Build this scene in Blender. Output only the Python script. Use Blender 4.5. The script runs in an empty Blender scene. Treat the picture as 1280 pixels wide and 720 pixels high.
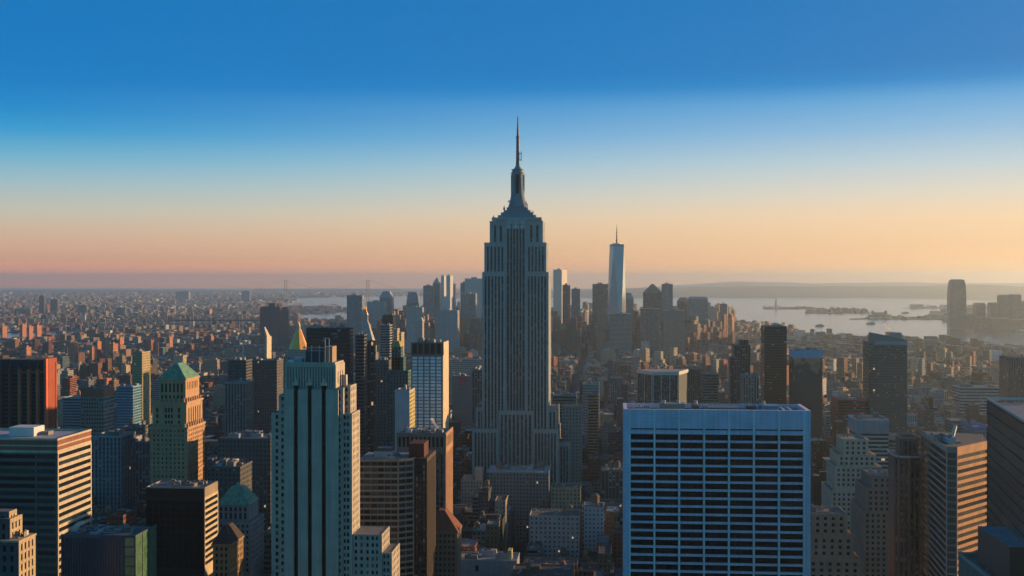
import bpy, math, random
import numpy as np
from mathutils import Vector
R = math.radians
random.seed(7)
SC = bpy.context.scene
# ------------------------------------------------------------------ camera
F = 1500.0; YAW = math.atan(120/1500); PITCH = math.atan(9/1500); EYE = 260.0
cam = bpy.data.objects.new('camera', bpy.data.cameras.new('camera'))
SC.collection.objects.link(cam); SC.camera = cam
cam.location = (0, 0, EYE); cam.rotation_euler = (math.pi/2-PITCH, 0, YAW)
cam.data.sensor_width = 36; cam.data.lens = 36*F/1280
cam.data.clip_start = 1; cam.data.clip_end = 200000
# ------------------------------------------------------------------ light
SUN_AZ, SUN_EL = R(60), R(8.5)          # azimuth to the right of +Y
SKYK = .70
def lin(r, g, b):
    f = lambda c: (c/255/12.92) if c <= 10 else ((c/255+.055)/1.055)**2.4
    return (f(r), f(g), f(b), 1)
W = bpy.data.worlds.new('World'); SC.world = W; W.use_nodes = True
nt = W.node_tree; nt.nodes.clear()
def N(t, ty, **kw):
    n = t.nodes.new(ty)
    for k, v in kw.items(): setattr(n, k, v)
    return n
def math_node(t, op, a, b=None, c=None, clamp=False):
    n = t.nodes.new('ShaderNodeMath'); n.operation = op; n.use_clamp = clamp
    for i, v in enumerate((a, b, c)):
        if v is None: continue
        if isinstance(v, (int, float)): n.inputs[i].default_value = v
        else: t.links.new(v, n.inputs[i])
    return n.outputs[0]
def mixc(t, f, a, b, mode='MIX'):
    n = t.nodes.new('ShaderNodeMix'); n.data_type = 'RGBA'; n.blend_type = mode
    for i, v in ((0, f), (6, a), (7, b)):
        if isinstance(v, (int, float)): n.inputs[i].default_value = v
        elif isinstance(v, tuple): n.inputs[i].default_value = v if len(v) == 4 else (*v, 1)
        else: t.links.new(v, n.inputs[i])
    return n.outputs[2]
def ramp(t, fac, stops):
    n = t.nodes.new('ShaderNodeValToRGB'); e = n.color_ramp.elements
    e[0].position, e[0].color = stops[0]; e[1].position, e[1].color = stops[-1]
    for p, c in stops[1:-1]:
        x = e.new(p); x.color = c
    t.links.new(fac, n.inputs[0]); return n.outputs[0]
tc = N(nt, 'ShaderNodeTexCoord'); sx = N(nt, 'ShaderNodeSeparateXYZ'); nt.links.new(tc.outputs['Generated'], sx.inputs[0])
az = math_node(nt, 'ARCTAN2', sx.outputs[0], sx.outputs[1])            # 0 = +Y, + to the right
el = math_node(nt, 'MULTIPLY', math_node(nt, 'ARCSINE', sx.outputs[2]), 180/math.pi)
def ev(y): return math.degrees(math.atan((351-y)/1500))
def pos(e): return (max(e, -2)+2)/32
elf = math_node(nt, 'DIVIDE', math_node(nt, 'ADD', el, 2.0), 32.0, clamp=True)
TOP = lin(0, 116, 187)
left = [(0, (1.7, .46, .14, 1)), (pos(ev(350)), (1.5, .45, .15, 1)), (pos(ev(325)), lin(232, 170, 132)), (pos(ev(295)), lin(220, 186, 156)), (pos(ev(268)), lin(200, 197, 180)), (pos(ev(235)), lin(158, 192, 200)),
        (pos(ev(205)), lin(108, 178, 208)), (pos(ev(175)), lin(40, 154, 208)), (pos(ev(150)), lin(0, 136, 202)), (pos(ev(120)), lin(0, 124, 196)), (pos(ev(50)), lin(0, 118, 190)), (pos(13.5), TOP), (1, lin(0, 70, 130))]
right = [(0, (1.25, .62, .26, 1)), (pos(ev(345)), (1.25, .63, .22, 1)), (pos(ev(310)), lin(255, 206, 152)), (pos(ev(275)), lin(250, 214, 172)), (pos(ev(245)), lin(226, 216, 198)), (pos(ev(210)), lin(190, 208, 215)),
         (pos(ev(170)), lin(140, 186, 220)), (pos(ev(135)), lin(96, 166, 216)), (pos(ev(112)), lin(22, 134, 202)), (pos(ev(92)), lin(0, 121, 192)), (pos(13.5), TOP), (1, lin(0, 70, 130))]
azf = N(nt, 'ShaderNodeMapRange', interpolation_type='SMOOTHSTEP')
nt.links.new(az, azf.inputs[0]); azf.inputs[1].default_value = R(-34); azf.inputs[2].default_value = R(20)
south = mixc(nt, azf.outputs[0], ramp(nt, elf, left), ramp(nt, elf, right))
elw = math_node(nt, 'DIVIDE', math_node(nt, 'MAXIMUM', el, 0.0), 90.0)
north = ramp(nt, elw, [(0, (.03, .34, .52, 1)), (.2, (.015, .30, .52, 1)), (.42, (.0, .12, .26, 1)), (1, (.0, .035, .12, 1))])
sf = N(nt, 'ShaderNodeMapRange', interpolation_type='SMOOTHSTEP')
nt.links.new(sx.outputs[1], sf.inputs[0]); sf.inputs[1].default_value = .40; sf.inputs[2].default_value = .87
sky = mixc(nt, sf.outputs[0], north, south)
ni = N(nt, 'ShaderNodeTexSky', sky_type='NISHITA', sun_disc=False)
ni.sun_elevation = SUN_EL; ni.sun_rotation = SUN_AZ; ni.altitude = 200; ni.dust_density = 2
sky = mixc(nt, .004, sky, ni.outputs[0], 'ADD')
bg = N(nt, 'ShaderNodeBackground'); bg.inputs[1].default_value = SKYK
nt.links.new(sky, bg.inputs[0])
wo = N(nt, 'ShaderNodeOutputWorld'); nt.links.new(bg.outputs[0], wo.inputs[0])
sl = bpy.data.lights.new('sun', 'SUN'); sl.energy = 5.0; sl.color = (1, .60, .27); sl.angle = R(.55)
so = bpy.data.objects.new('sun', sl); SC.collection.objects.link(so)
so.rotation_euler = (R(90)-SUN_EL, 0, math.pi-SUN_AZ)
SC.view_settings.view_transform = 'Standard'; SC.view_settings.look = 'None'
SC.view_settings.exposure = 0.52; SC.view_settings.gamma = 1.0; SC.view_settings.use_curve_mapping = False
SC.cycles.volume_bounces = 2; SC.cycles.max_bounces = 6; SC.cycles.use_denoising = True
SC.cycles.diffuse_bounces = 3; SC.cycles.glossy_bounces = 3; SC.cycles.transparent_max_bounces = 8
HAZE_D = 4.8e-5; HAZE_G = .68; HAZE_COL = (.68, .84, .93, 1); HAZE_TOP = 473

# ------------------------------------------------------------------ pixel <-> world
fw = Vector((-math.sin(YAW)*math.cos(PITCH), math.cos(YAW)*math.cos(PITCH), -math.sin(PITCH)))
rt = Vector((math.cos(YAW), math.sin(YAW), 0)); up = rt.cross(fw)
def ray(px, py): return fw*F + rt*(px-640) + up*(360-py)
def X(px, D, py=400): d = ray(px, py); return d.x/d.y*D
def Z(px, py, D): d = ray(px, py); return EYE + d.z/d.y*D
def G(px, py):                     # point on the ground seen at a pixel
    d = ray(px, py); t = -EYE/d.z; return (d.x*t, d.y*t)
def pix(x, y, z):
    v = Vector((x, y, z-EYE)); k = v.dot(fw)
    if k < 1: return None
    return 640+F*v.dot(rt)/k, 360-F*v.dot(up)/k

# ------------------------------------------------------------------ materials
M = {}
def newmat(name):
    m = bpy.data.materials.new(name); m.use_nodes = True; t = m.node_tree; t.nodes.clear()
    o = t.nodes.new('ShaderNodeOutputMaterial'); b = t.nodes.new('ShaderNodeBsdfPrincipled')
    t.links.new(b.outputs[0], o.inputs[0]); M[name] = m; return t, b, o
def noise(t, scale, detail=3, w=None):
    g = t.nodes.new('ShaderNodeNewGeometry'); n = t.nodes.new('ShaderNodeTexNoise')
    t.links.new(g.outputs['Position'], n.inputs['Vector']); n.inputs['Scale'].default_value = scale; n.inputs['Detail'].default_value = detail
    return n.outputs['Fac']
def vary(t, col, amt, scale, streak=True):
    """col multiplied by soft stains"""
    a = noise(t, scale); b = noise(t, scale*9, 2)
    s = math_node(t, 'ADD', math_node(t, 'MULTIPLY', a, .7), math_node(t, 'MULTIPLY', b, .3))
    k = math_node(t, 'MULTIPLY_ADD', math_node(t, 'SUBTRACT', s, .5), amt*2.6, 1.0)
    v = t.nodes.new('ShaderNodeVectorMath'); v.operation = 'SCALE'
    if isinstance(col, tuple): v.inputs[0].default_value = col[:3]
    else: t.links.new(col, v.inputs[0])
    t.links.new(k, v.inputs[3]); return v.outputs[0]
def simple(name, col, rough=.8, amt=.3, scale=.15, metallic=0, spec=.5):
    t, b, o = newmat(name); t.links.new(vary(t, (*col, 1), amt, scale), b.inputs['Base Color'])
    b.inputs['Roughness'].default_value = rough; b.inputs['Metallic'].default_value = metallic
    b.inputs['Specular IOR Level'].default_value = spec
    return M[name]
def attr(t, n='tint'):
    a = t.nodes.new('ShaderNodeAttribute'); a.attribute_name = n; return a.outputs['Color']
def tinted(name, rough=.85, amt=.3, scale=.12):
    t, b, o = newmat(name); t.links.new(vary(t, attr(t), amt, scale), b.inputs['Base Color'])
    b.inputs['Roughness'].default_value = rough; b.inputs['Specular IOR Level'].default_value = .3
def glassm(name, col, rough=.12, metallic=0., amt=.5, scale=.12, wob=.0, spec=.5):
    t, b, o = newmat(name); t.links.new(vary(t, (*col, 1), amt, scale), b.inputs['Base Color'])
    b.inputs['Roughness'].default_value = rough; b.inputs['Metallic'].default_value = metallic
    b.inputs['Specular IOR Level'].default_value = spec
    if wob:
        bu = t.nodes.new('ShaderNodeBump'); bu.inputs['Distance'].default_value = wob; bu.inputs['Strength'].default_value = 1
        t.links.new(noise(t, .22, 1), bu.inputs['Height']); t.links.new(bu.outputs[0], b.inputs['Normal'])
    return M[name]
def facade(name, wu, wv, glass=(.02, .03, .04), blind=.18, gr=.15, lit=.003, met=0., span=None, amt=.25, tvar=.0, sub=1):
    """wall with one window per UV cell. UV is counted in bays (u) and storeys (v)"""
    t, b, o = newmat(name)
    uv = t.nodes.new('ShaderNodeUVMap'); uv.uv_map = 'UVMap'; s = t.nodes.new('ShaderNodeSeparateXYZ'); t.links.new(uv.outputs[0], s.inputs[0])
    u, v = s.outputs[0], s.outputs[1]
    fu = math_node(t, 'FRACT', u); fv = math_node(t, 'FRACT', v)
    mu = math_node(t, 'LESS_THAN', math_node(t, 'ABSOLUTE', math_node(t, 'SUBTRACT', fu, .5)), wu/2)
    mv = math_node(t, 'LESS_THAN', math_node(t, 'ABSOLUTE', math_node(t, 'SUBTRACT', fv, .5)), wv/2)
    mask = math_node(t, 'MULTIPLY', mu, mv)
    if sub > 1:      # mullions within the opening
        fs = math_node(t, 'FRACT', math_node(t, 'MULTIPLY', u, float(sub)))
        mask = math_node(t, 'MULTIPLY', mask, math_node(t, 'LESS_THAN', math_node(t, 'ABSOLUTE', math_node(t, 'SUBTRACT', fs, .5)), .42))
    c = t.nodes.new('ShaderNodeCombineXYZ'); t.links.new(math_node(t, 'FLOOR', math_node(t, 'MULTIPLY', u, float(sub))), c.inputs[0]); t.links.new(math_node(t, 'FLOOR', v), c.inputs[1])
    wn = t.nodes.new('ShaderNodeTexWhiteNoise'); wn.noise_dimensions = '2D'; t.links.new(c.outputs[0], wn.inputs['Vector'])
    r = wn.outputs['Value']; sc = t.nodes.new('ShaderNodeSeparateColor'); t.links.new(wn.outputs['Color'], sc.inputs[0])
    isb = math_node(t, 'LESS_THAN', r, blind)
    half = math_node(t, 'GREATER_THAN', fv, math_node(t, 'MULTIPLY_ADD', sc.outputs[1], .5, .35))
    isb = math_node(t, 'MULTIPLY', isb, half)
    gcol = mixc(t, isb, (*glass, 1), (.30, .29, .26, 1))
    gcol = vary(t, gcol, .35, .05)
    wall = attr(t)
    wall = vary(t, wall, amt, .1)
    if span is not None:      # spandrel between windows of one bay
        sp = math_node(t, 'MULTIPLY', mu, math_node(t, 'SUBTRACT', 1.0, mv))
        wall = mixc(t, sp, wall, (*span, 1))
    t.links.new(mixc(t, mask, wall, gcol), b.inputs['Base Color'])
    gm = math_node(t, 'MULTIPLY', mask, math_node(t, 'SUBTRACT', 1.0, isb))
    rr = math_node(t, 'MULTIPLY_ADD', gm, gr-.85, .85); t.links.new(rr, b.inputs['Roughness']); b.inputs['Specular IOR Level'].default_value = .22
    if met: t.links.new(math_node(t, 'MULTIPLY', gm, met), b.inputs['Metallic'])
    bu = t.nodes.new('ShaderNodeBump'); bu.inputs['Distance'].default_value = .3; bu.inputs['Strength'].default_value = .6
    t.links.new(math_node(t, 'SUBTRACT', 1.0, mask), bu.inputs['Height']); t.links.new(bu.outputs[0], b.inputs['Normal'])
    if lit:
        l = math_node(t, 'MULTIPLY', math_node(t, 'GREATER_THAN', sc.outputs[2], 1-lit), mask)
        b.inputs['Emission Color'].default_value = (1, .62, .28, 1); t.links.new(math_node(t, 'MULTIPLY', l, .4), b.inputs['Emission Strength'])
    return M[name]
facade('punched', .42, .52)
facade('punched wide', .60, .50, blind=.3)
facade('punched small', .34, .42, glass=(.015, .02, .03))
facade('paired', .62, .5, sub=2)
facade('ribbon', 1.1, .46, glass=(.02, .035, .05), sub=3, blind=.12)
facade('strip', .52, 1.1, glass=(.02, .03, .04), blind=.25)
facade('strip spandrel', .52, .56, span=(.09, .10, .11))
facade('curtain', .9, .74, glass=(.05, .09, .11), gr=.10, met=.35, blind=.10, span=None)
facade('curtain dark', .92, .8, glass=(.02, .035, .04), gr=.09, met=.2, blind=.04)
facade('curtain teal', .86, .70, glass=(.03, .085, .09), gr=.12, met=.25, blind=.12)
facade('curtain blue', .9, .66, glass=(.06, .12, .18), gr=.12, met=.3, blind=.08)
facade('bands', 1.1, .55, glass=(.015, .02, .025), blind=.08)
STY = ['punched', 'punched wide', 'punched small', 'paired', 'ribbon', 'strip', 'strip spandrel', 'curtain']
t, b, o = newmat('masonry')
g_ = N(t, 'ShaderNodeNewGeometry'); s_ = N(t, 'ShaderNodeSeparateXYZ'); t.links.new(g_.outputs['Position'], s_.inputs[0])
mp = N(t, 'ShaderNodeMapping'); mp.inputs['Scale'].default_value = (.9, .9, .035); t.links.new(g_.outputs['Position'], mp.inputs[0])
st_ = N(t, 'ShaderNodeTexNoise'); st_.inputs['Scale'].default_value = 1; st_.inputs['Detail'].default_value = 4; t.links.new(mp.outputs[0], st_.inputs['Vector'])
jt = math_node(t, 'LESS_THAN', math_node(t, 'FRACT', math_node(t, 'DIVIDE', s_.outputs[2], 1.8)), .1)
jx = math_node(t, 'LESS_THAN', math_node(t, 'FRACT', math_node(t, 'DIVIDE', math_node(t, 'ADD', s_.outputs[0], s_.outputs[1]), 2.4)), .06)
k1 = math_node(t, 'MULTIPLY_ADD', math_node(t, 'MAXIMUM', jt, jx), -.16, 1.0)
k2 = math_node(t, 'MULTIPLY_ADD', math_node(t, 'SUBTRACT', st_.outputs['Fac'], .5), .7, 1.0)
v_ = N(t, 'ShaderNodeVectorMath', operation='SCALE'); t.links.new(vary(t, attr(t), .28, .12), v_.inputs[0]); t.links.new(math_node(t, 'MULTIPLY', k1, k2), v_.inputs[3])
t.links.new(v_.outputs[0], b.inputs['Base Color']); b.inputs['Roughness'].default_value = .85; b.inputs['Specular IOR Level'].default_value = .3
tinted('roofing', .9, .5, .25); tinted('plain paint', .6, .15, .2)
simple('tank wood', (.20, .13, .09), .9); simple('dark steel', (.05, .055, .06), .5); simple('steel', (.32, .34, .36), .4, metallic=.4)

t, b, o = newmat('copper green')
g_ = N(t, 'ShaderNodeNewGeometry'); s_ = N(t, 'ShaderNodeSeparateXYZ'); t.links.new(g_.outputs['Position'], s_.inputs[0])
seam = math_node(t, 'LESS_THAN', math_node(t, 'FRACT', math_node(t, 'DIVIDE', math_node(t, 'ADD', s_.outputs[0], s_.outputs[1]), 1.1)), .16)
mp = N(t, 'ShaderNodeMapping'); mp.inputs['Scale'].default_value = (.5, .5, .09); t.links.new(g_.outputs['Position'], mp.inputs[0])
st_ = N(t, 'ShaderNodeTexNoise'); st_.inputs['Scale'].default_value = 1; st_.inputs['Detail'].default_value = 5; t.links.new(mp.outputs[0], st_.inputs['Vector'])
pc = ramp(t, st_.outputs['Fac'], [(.3, (.05, .13, .09, 1)), (.48, (.10, .27, .19, 1)), (.62, (.17, .36, .25, 1)), (.8, (.11, .10, .06, 1))])
t.links.new(mixc(t, math_node(t, 'MULTIPLY', seam, .45), pc, (.04, .11, .08)), b.inputs['Base Color']); b.inputs['Roughness'].default_value = .7
simple('gold leaf', (.98, .44, .10), .4, .2, .2, metallic=.25)
glassm('dark glass', (.010, .014, .018), .2, spec=.16); glassm('black glass', (.004, .005, .006), .3, spec=.06)
glassm('blue glass', (.03, .055, .07), .12, .2, wob=.25, spec=.3); glassm('teal glass', (.03, .10, .11), .10, .35, wob=.4)
glassm('blinds glass', (.12, .12, .11), .3)

# ------------------------------------------------------------------ mesh builder
XF = [None]
def turned(cx, cy, a): XF[0] = (cx, cy, math.cos(a), math.sin(a)) if a else None
class MB:
    def __init__(s): s.v = []; s.f = []; s.m = []; s.uv = []; s.t = []; s.slots = []; s.tint = (.4, .4, .4)
    def slot(s, m):
        if m not in s.slots: s.slots.append(m)
        return s.slots.index(m)
    def face(s, pts, m, uv=None, tint=None):
        if XF[0]: cx, cy, c, q = XF[0]; pts = [(cx+(p[0]-cx)*c-(p[1]-cy)*q, cy+(p[0]-cx)*q+(p[1]-cy)*c, p[2]) for p in pts]
        n = len(s.v); s.v += pts; s.f.append(tuple(range(n, n+len(pts)))); s.m.append(s.slot(m))
        s.uv += uv if uv else [(0, 0)]*len(pts); s.t.append(tint or s.tint)
    def prism(s, pts, z0, z1, m, top=None, tint=None, rtint=None, pu=3.2, pv=3.6, bottom=False, taper=None):
        """footprint pts (CCW seen from above) raised from z0 to z1; UV in bays and storeys"""
        k = len(pts); tp = taper or pts; so = random.randrange(0, 400)
        for i in range(k):
            a, b = pts[i], pts[(i+1) % k]; c, d = tp[i], tp[(i+1) % k]
            L = math.hypot(b[0]-a[0], b[1]-a[1]); n = max(1, round(L/pu)); h = (z1-z0)/pv; u0 = so+i*50
            s.face([(a[0], a[1], z0), (b[0], b[1], z0), (d[0], d[1], z1), (c[0], c[1], z1)], m, [(u0, 500-h), (u0+n, 500-h), (u0+n, 500), (u0, 500)], tint)
        s.face([(p[0], p[1], z1) for p in tp], top or m, [(0, 0)]*k, rtint or tint)
        if bottom: s.face([(p[0], p[1], z0) for p in reversed(pts)], m, None, tint)
    def box(s, x0, x1, y0, y1, z0, z1, m, top=None, tint=None, rtint=None, pu=3.2, pv=3.6, bottom=False):
        s.prism([(x0, y0), (x1, y0), (x1, y1), (x0, y1)], z0, z1, m, top, tint, rtint, pu, pv, bottom)
    def obox(s, fr, a0, a1, d0, d1, z0, z1, m, tint=None):
        o, t, n = fr[0], fr[1], fr[2]
        q = lambda a, d: (o[0]+t[0]*a+n[0]*d, o[1]+t[1]*a+n[1]*d)
        s.prism([q(a0, d1), q(a1, d1), q(a1, d0), q(a0, d0)], z0, z1, m, tint=tint, bottom=True)
    def cyl(s, x, y, r, z0, z1, m, k=10, r1=None, tint=None, rot=0, top=None):
        r1 = r if r1 is None else r1
        P = [(x+r*math.cos(rot+i*2*math.pi/k), y+r*math.sin(rot+i*2*math.pi/k)) for i in range(k)]
        Q = [(x+r1*math.cos(rot+i*2*math.pi/k), y+r1*math.sin(rot+i*2*math.pi/k)) for i in range(k)]
        s.prism(P, z0, z1, m, top, tint, taper=Q, pu=1e6)
    def bar(s, a, b, r, m, tint=None):
        a = Vector(a); b = Vector(b); d = (b-a).normalized(); e = d.cross(Vector((0, 0, 1)) if abs(d.z) < .9 else Vector((1, 0, 0))).normalized(); g = d.cross(e)
        c = [(e*i+g*j)*r for i, j in ((-1, -1), (1, -1), (1, 1), (-1, 1))]
        for i in range(4):
            j = (i+1) % 4; s.face([tuple(a+c[i]), tuple(b+c[i]), tuple(b+c[j]), tuple(a+c[j])], m, None, tint)
        s.face([tuple(a+q) for q in c], m, None, tint); s.face([tuple(b+q) for q in reversed(c)], m, None, tint)
    def parapet(s, pts, z, h, th, m, tint=None, rtint=None):
        k = len(pts); cx = sum(p[0] for p in pts)/k; cy = sum(p[1] for p in pts)/k
        for i in range(k):
            fr = frame(pts, i); s.obox(fr, th if i % 2 else 0, fr[3]-(th if i % 2 else 0), -th, 0, z, z+h, m, tint)
    def build(s, name, parent=None, smooth=False):
        me = bpy.data.meshes.new(name); o = (0, 0, 0)
        if parent is not None: o = parent['_o'] if '_o' in parent else (0, 0, 0)
        V = np.array(s.v, dtype=np.float64).reshape(-1, 3)-np.array(o)
        nl = np.array([len(f) for f in s.f], dtype=np.int32); st = np.concatenate(([0], np.cumsum(nl)[:-1])).astype(np.int32)
        me.vertices.add(len(V)); me.vertices.foreach_set('co', V.astype(np.float32).ravel())
        me.loops.add(int(nl.sum())); me.loops.foreach_set('vertex_index', np.arange(len(V), dtype=np.int32))
        me.polygons.add(len(nl)); me.polygons.foreach_set('loop_start', st)
        me.polygons.foreach_set('material_index', np.array(s.m, dtype=np.int32))
        u = me.uv_layers.new(name='UVMap'); u.data.foreach_set('uv', np.array(s.uv, dtype=np.float32).ravel())
        a = me.attributes.new('tint', 'FLOAT_COLOR', 'CORNER')
        T = np.repeat(np.array([(*t[:3], 1) for t in s.t], dtype=np.float32), nl, axis=0); a.data.foreach_set('color', T.ravel())
        me.update(calc_edges=True); me.validate()
        for m in s.slots: me.materials.append(M[m])
        ob = bpy.data.objects.new(name, me); SC.collection.objects.link(ob)
        if parent is not None: ob.parent = parent
        return ob
def rect(x0, x1, y0, y1): return [(x0, y0), (x1, y0), (x1, y1), (x0, y1)]
def frame(pts, i):
    a, b = pts[i], pts[(i+1) % len(pts)]; L = math.hypot(b[0]-a[0], b[1]-a[1]); t = ((b[0]-a[0])/L, (b[1]-a[1])/L)
    return (a, t, (t[1], -t[0]), L)
def inset(pts, d):
    k = len(pts); out = []
    for i in range(k):
        f0 = frame(pts, (i-1) % k); f1 = frame(pts, i); n = (f0[2][0]+f1[2][0], f0[2][1]+f1[2][1]); q = 1+f0[2][0]*f1[2][0]+f0[2][1]*f1[2][1]
        out.append((pts[i][0]-n[0]*d/q, pts[i][1]-n[1]*d/q))
    return out
HERO = []      # (short phrase, footprint, zmax) for placing and describing the rest
LABELS = {}
def tag(o, label, cat, group=None, kind=None):
    if label: o['label'] = label
    if cat: o['category'] = cat
    if group: o['group'] = group
    if kind: o['kind'] = kind
    return o
def thing(name, label, cat, x, y, z=0, group=None):
    o = bpy.data.objects.new(name, None); SC.collection.objects.link(o); o.location = (x, y, z); o['_o'] = (x, y, z); o.empty_display_size = 1
    return tag(o, label, cat, group)
def land(o, kind='structure'): o['kind'] = kind; return o
# windows as parts: the hundred that show largest each get an object of their own
WCACHE = {}
def winmesh(w, h, m, mull, name='window'):
    k = (round(w, 2), round(h, 2), m, mull, name)
    if k not in WCACHE:
        b = MB(); b.face([(0, 0, 0), (w, 0, 0), (w, 0, h), (0, 0, h)], m)
        if mull:
            bw = .07; xs = [w*(i+1)/(mull+1) for i in range(mull)]
            for x in xs: b.face([(x-bw/2, -.04, 0), (x+bw/2, -.04, 0), (x+bw/2, -.04, h), (x-bw/2, -.04, h)], 'dark steel')
        me = b.build(name); WCACHE[k] = me.data; bpy.data.objects.remove(me)
    return WCACHE[k]
class Tower:
    def __init__(s, name, label, cat, short, pts, z1, group=None):
        s.pts = pts; cx = sum(p[0] for p in pts)/len(pts); cy = sum(p[1] for p in pts)/len(pts)
        s.root = thing(name, label, cat, cx, cy, 0, group); s.wall = MB(); s.cells = []; s.short = short; s.z1 = z1; s.roof = MB()
        HERO.append((short, pts, z1))
    def core(s, pts, z0, z1, tint, m='masonry', pu=3.2, pv=3.6, rtint=(.16, .16, .17)):
        s.wall.prism(pts, z0, z1, m, 'roofing', tint, rtint, pu, pv)
    def grid(s, pts, i, z0, z1, cols, rows, tint, m='masonry', win=('dark glass',), t=.4, mull=0, name='window', wtop=None, a0=0, a1=None, stuff=False, mt=None):
        """layer of piers and spandrels standing t proud of the core, with panes set back between them"""
        fr = frame(pts, i); L = fr[3] if a1 is None else a1; cols = [c for c in cols if c[1] > c[0]+.05]
        e = t if a1 is None else 0
        if not cols: return
        edges = [a0-(0 if a1 is None else 0)] + [q for c in cols for q in c] + [L+e]
        for j in range(0, len(edges), 2):
            if edges[j+1]-edges[j] > .02: s.wall.obox(fr, edges[j], edges[j+1], 0, t, z0, z1, m, tint)
        zz = [z0]+[q for r in rows for q in r]+[z1]
        for c in cols:
            for j in range(0, len(zz), 2):
                if zz[j+1]-zz[j] > .02: s.wall.obox(fr, c[0], c[1], 0, t-(mt or .06), zz[j], zz[j+1], m, tint)
            for r in rows:
                p = (fr[0][0]+fr[1][0]*c[0]+fr[2][0]*.03, fr[0][1]+fr[1][1]*c[0]+fr[2][1]*.03, r[0])
                w_, h_ = c[1]-c[0], r[1]-r[0]
                q0 = pix(*p); q1 = pix(p[0]+fr[1][0]*w_, p[1]+fr[1][1]*w_, r[1])
                vis = q0 and q1 and 0 < q0[0] < 1280 and 0 < q1[1] < 718
                to = (-p[0], -p[1]); facing = to[0]*fr[2][0]+to[1]*fr[2][1] > 0
                area = abs((q1[0]-q0[0])*(q1[1]-q0[1])) if vis and facing else 0
                s.cells.append((area, p, w_, h_, fr, random.choice(win), mull, name))
    def floors(s, ztop, zbot, fh, wh, sill=.9): 
        r = []; z = ztop-fh
        while z > zbot: r.append((z+sill, min(z+sill+wh, z+fh-.1))); z -= fh
        return sorted(r)
    def ncols(s, L, n, frac, margin=.8, off=0):
        p = (L-2*margin)/n; return [(off+margin+p*(k+.5-frac/2), off+margin+p*(k+.5+frac/2)) for k in range(n)]
    def finish(s, limit=100):
        if s.wall.f: s.wall.build('wall', s.root)
        if s.roof.f: s.roof.build('roof_equipment', s.root)
        s.cells.sort(key=lambda c: -c[0]); o = s.root['_o']
        byname = {}
        rest = {}
        for c in s.cells:
            byname[c[7]] = byname.get(c[7], 0)+1
            if byname[c[7]] <= limit and c[0] > 0:
                me = winmesh(c[2], c[3], c[5], c[6], c[7]); w = bpy.data.objects.new(c[7], me); SC.collection.objects.link(w)
                w.parent = s.root; w.location = (c[1][0]-o[0], c[1][1]-o[1], c[1][2]-o[2]); w.rotation_euler = (0, 0, math.atan2(c[4][1][1], c[4][1][0]))
            else:
                b = rest.setdefault(c[7], MB()); p = c[1]; t = c[4][1]; q = (p[0]+t[0]*c[2], p[1]+t[1]*c[2])
                b.face([p, (q[0], q[1], p[2]), (q[0], q[1], p[2]+c[3]), (p[0], p[1], p[2]+c[3])], c[5])
        for n, b in rest.items(): b.build(n, s.root)['kind'] = 'stuff'
        del s.root['_o']
        return s.root
def part(T, mb, name, **kw):
    o = mb.build(name, T.root if isinstance(T, Tower) else T); 
    for k, v in kw.items(): o[k] = v
    return o
def tank(T, x, y, z, r=2.2, h=4.2, leg=2.5):
    b = MB(); b.cyl(x, y, r, z+leg, z+leg+h, 'tank wood', 12); b.cyl(x, y, r*1.06, z+leg+h, z+leg+h+r*.7, 'tank wood', 12, r1=.05)
    t = part(T, b, 'water_tank')
    l = MB()
    for dx, dy in ((-1, -1), (1, -1), (1, 1), (-1, 1)): l.box(x+dx*r*.6-.15, x+dx*r*.6+.15, y+dy*r*.6-.15, y+dy*r*.6+.15, z, z+leg, 'dark steel')
    o = l.build('tank_stand', T.root if isinstance(T, Tower) else T)
    return t
def boxes(T, name, x0, x1, y0, y1, z, n, hs=(1.5, 4), tint=(.3, .3, .32), seed=1):
    rnd = random.Random(seed)
    for k in range(n):
        w = rnd.uniform(.08, .22)*(x1-x0); d = rnd.uniform(.12, .4)*(y1-y0); x = rnd.uniform(x0, x1-w); y = rnd.uniform(y0, y1-d); h = rnd.uniform(*hs)
        b = MB(); kk = rnd.uniform(.5, 1.5); c = tuple(q*kk for q in tint); b.box(x, x+w, y, y+d, z, z+h, 'plain paint', tint=c)
        b.box(x+w*.2, x+w*.5, y+d*.3, y+d*.7, z+h, z+h+.7, 'dark steel')
        part(T, b, name)
    for k in range(max(2, n//3)):
        b = MB(); xa, xb = sorted((rnd.uniform(x0, x1), rnd.uniform(x0, x1))); ya = rnd.uniform(y0, y1); b.box(xa, xb, ya, ya+.5, z+.25, z+.75, 'steel', bottom=True); part(T, b, 'duct')
    for k in range(max(1, n//4)):
        b = MB(); xa = rnd.uniform(x0, x1); ya = rnd.uniform(y0, y1); hh = rnd.uniform(3, 7); b.box(xa-.1, xa+.1, ya-.1, ya+.1, z, z+hh, 'dark steel'); part(T, b, 'antenna')
# ================================================================== STRUCTURE: water and land
def sheet(name, pts, z, m, h=0, kind='structure'):
    b = MB()
    if h: b.prism(pts, z-h, z, m, tint=(.07, .06, .05))
    else: b.face([(p[0], p[1], z) for p in pts], m)
    o = b.build(name); o['kind'] = kind; return o
t, b, o = newmat('water')
b.inputs['Base Color'].default_value = (.06, .085, .10, 1); b.inputs['Roughness'].default_value = .16
bu = N(t, 'ShaderNodeBump'); bu.inputs['Distance'].default_value = 2.2; bu.inputs['Strength'].default_value = .5
t.links.new(noise(t, .012, 6), bu.inputs['Height']); t.links.new(bu.outputs[0], b.inputs['Normal'])
t, b, o = newmat('city ground')
t.links.new(vary(t, (.055, .052, .048, 1), .8, .004), b.inputs['Base Color']); b.inputs['Roughness'].default_value = .95
t, b, o = newmat('hill')
t.links.new(vary(t, (.075, .075, .06, 1), .6, .002), b.inputs['Base Color']); b.inputs['Roughness'].default_value = 1
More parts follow.
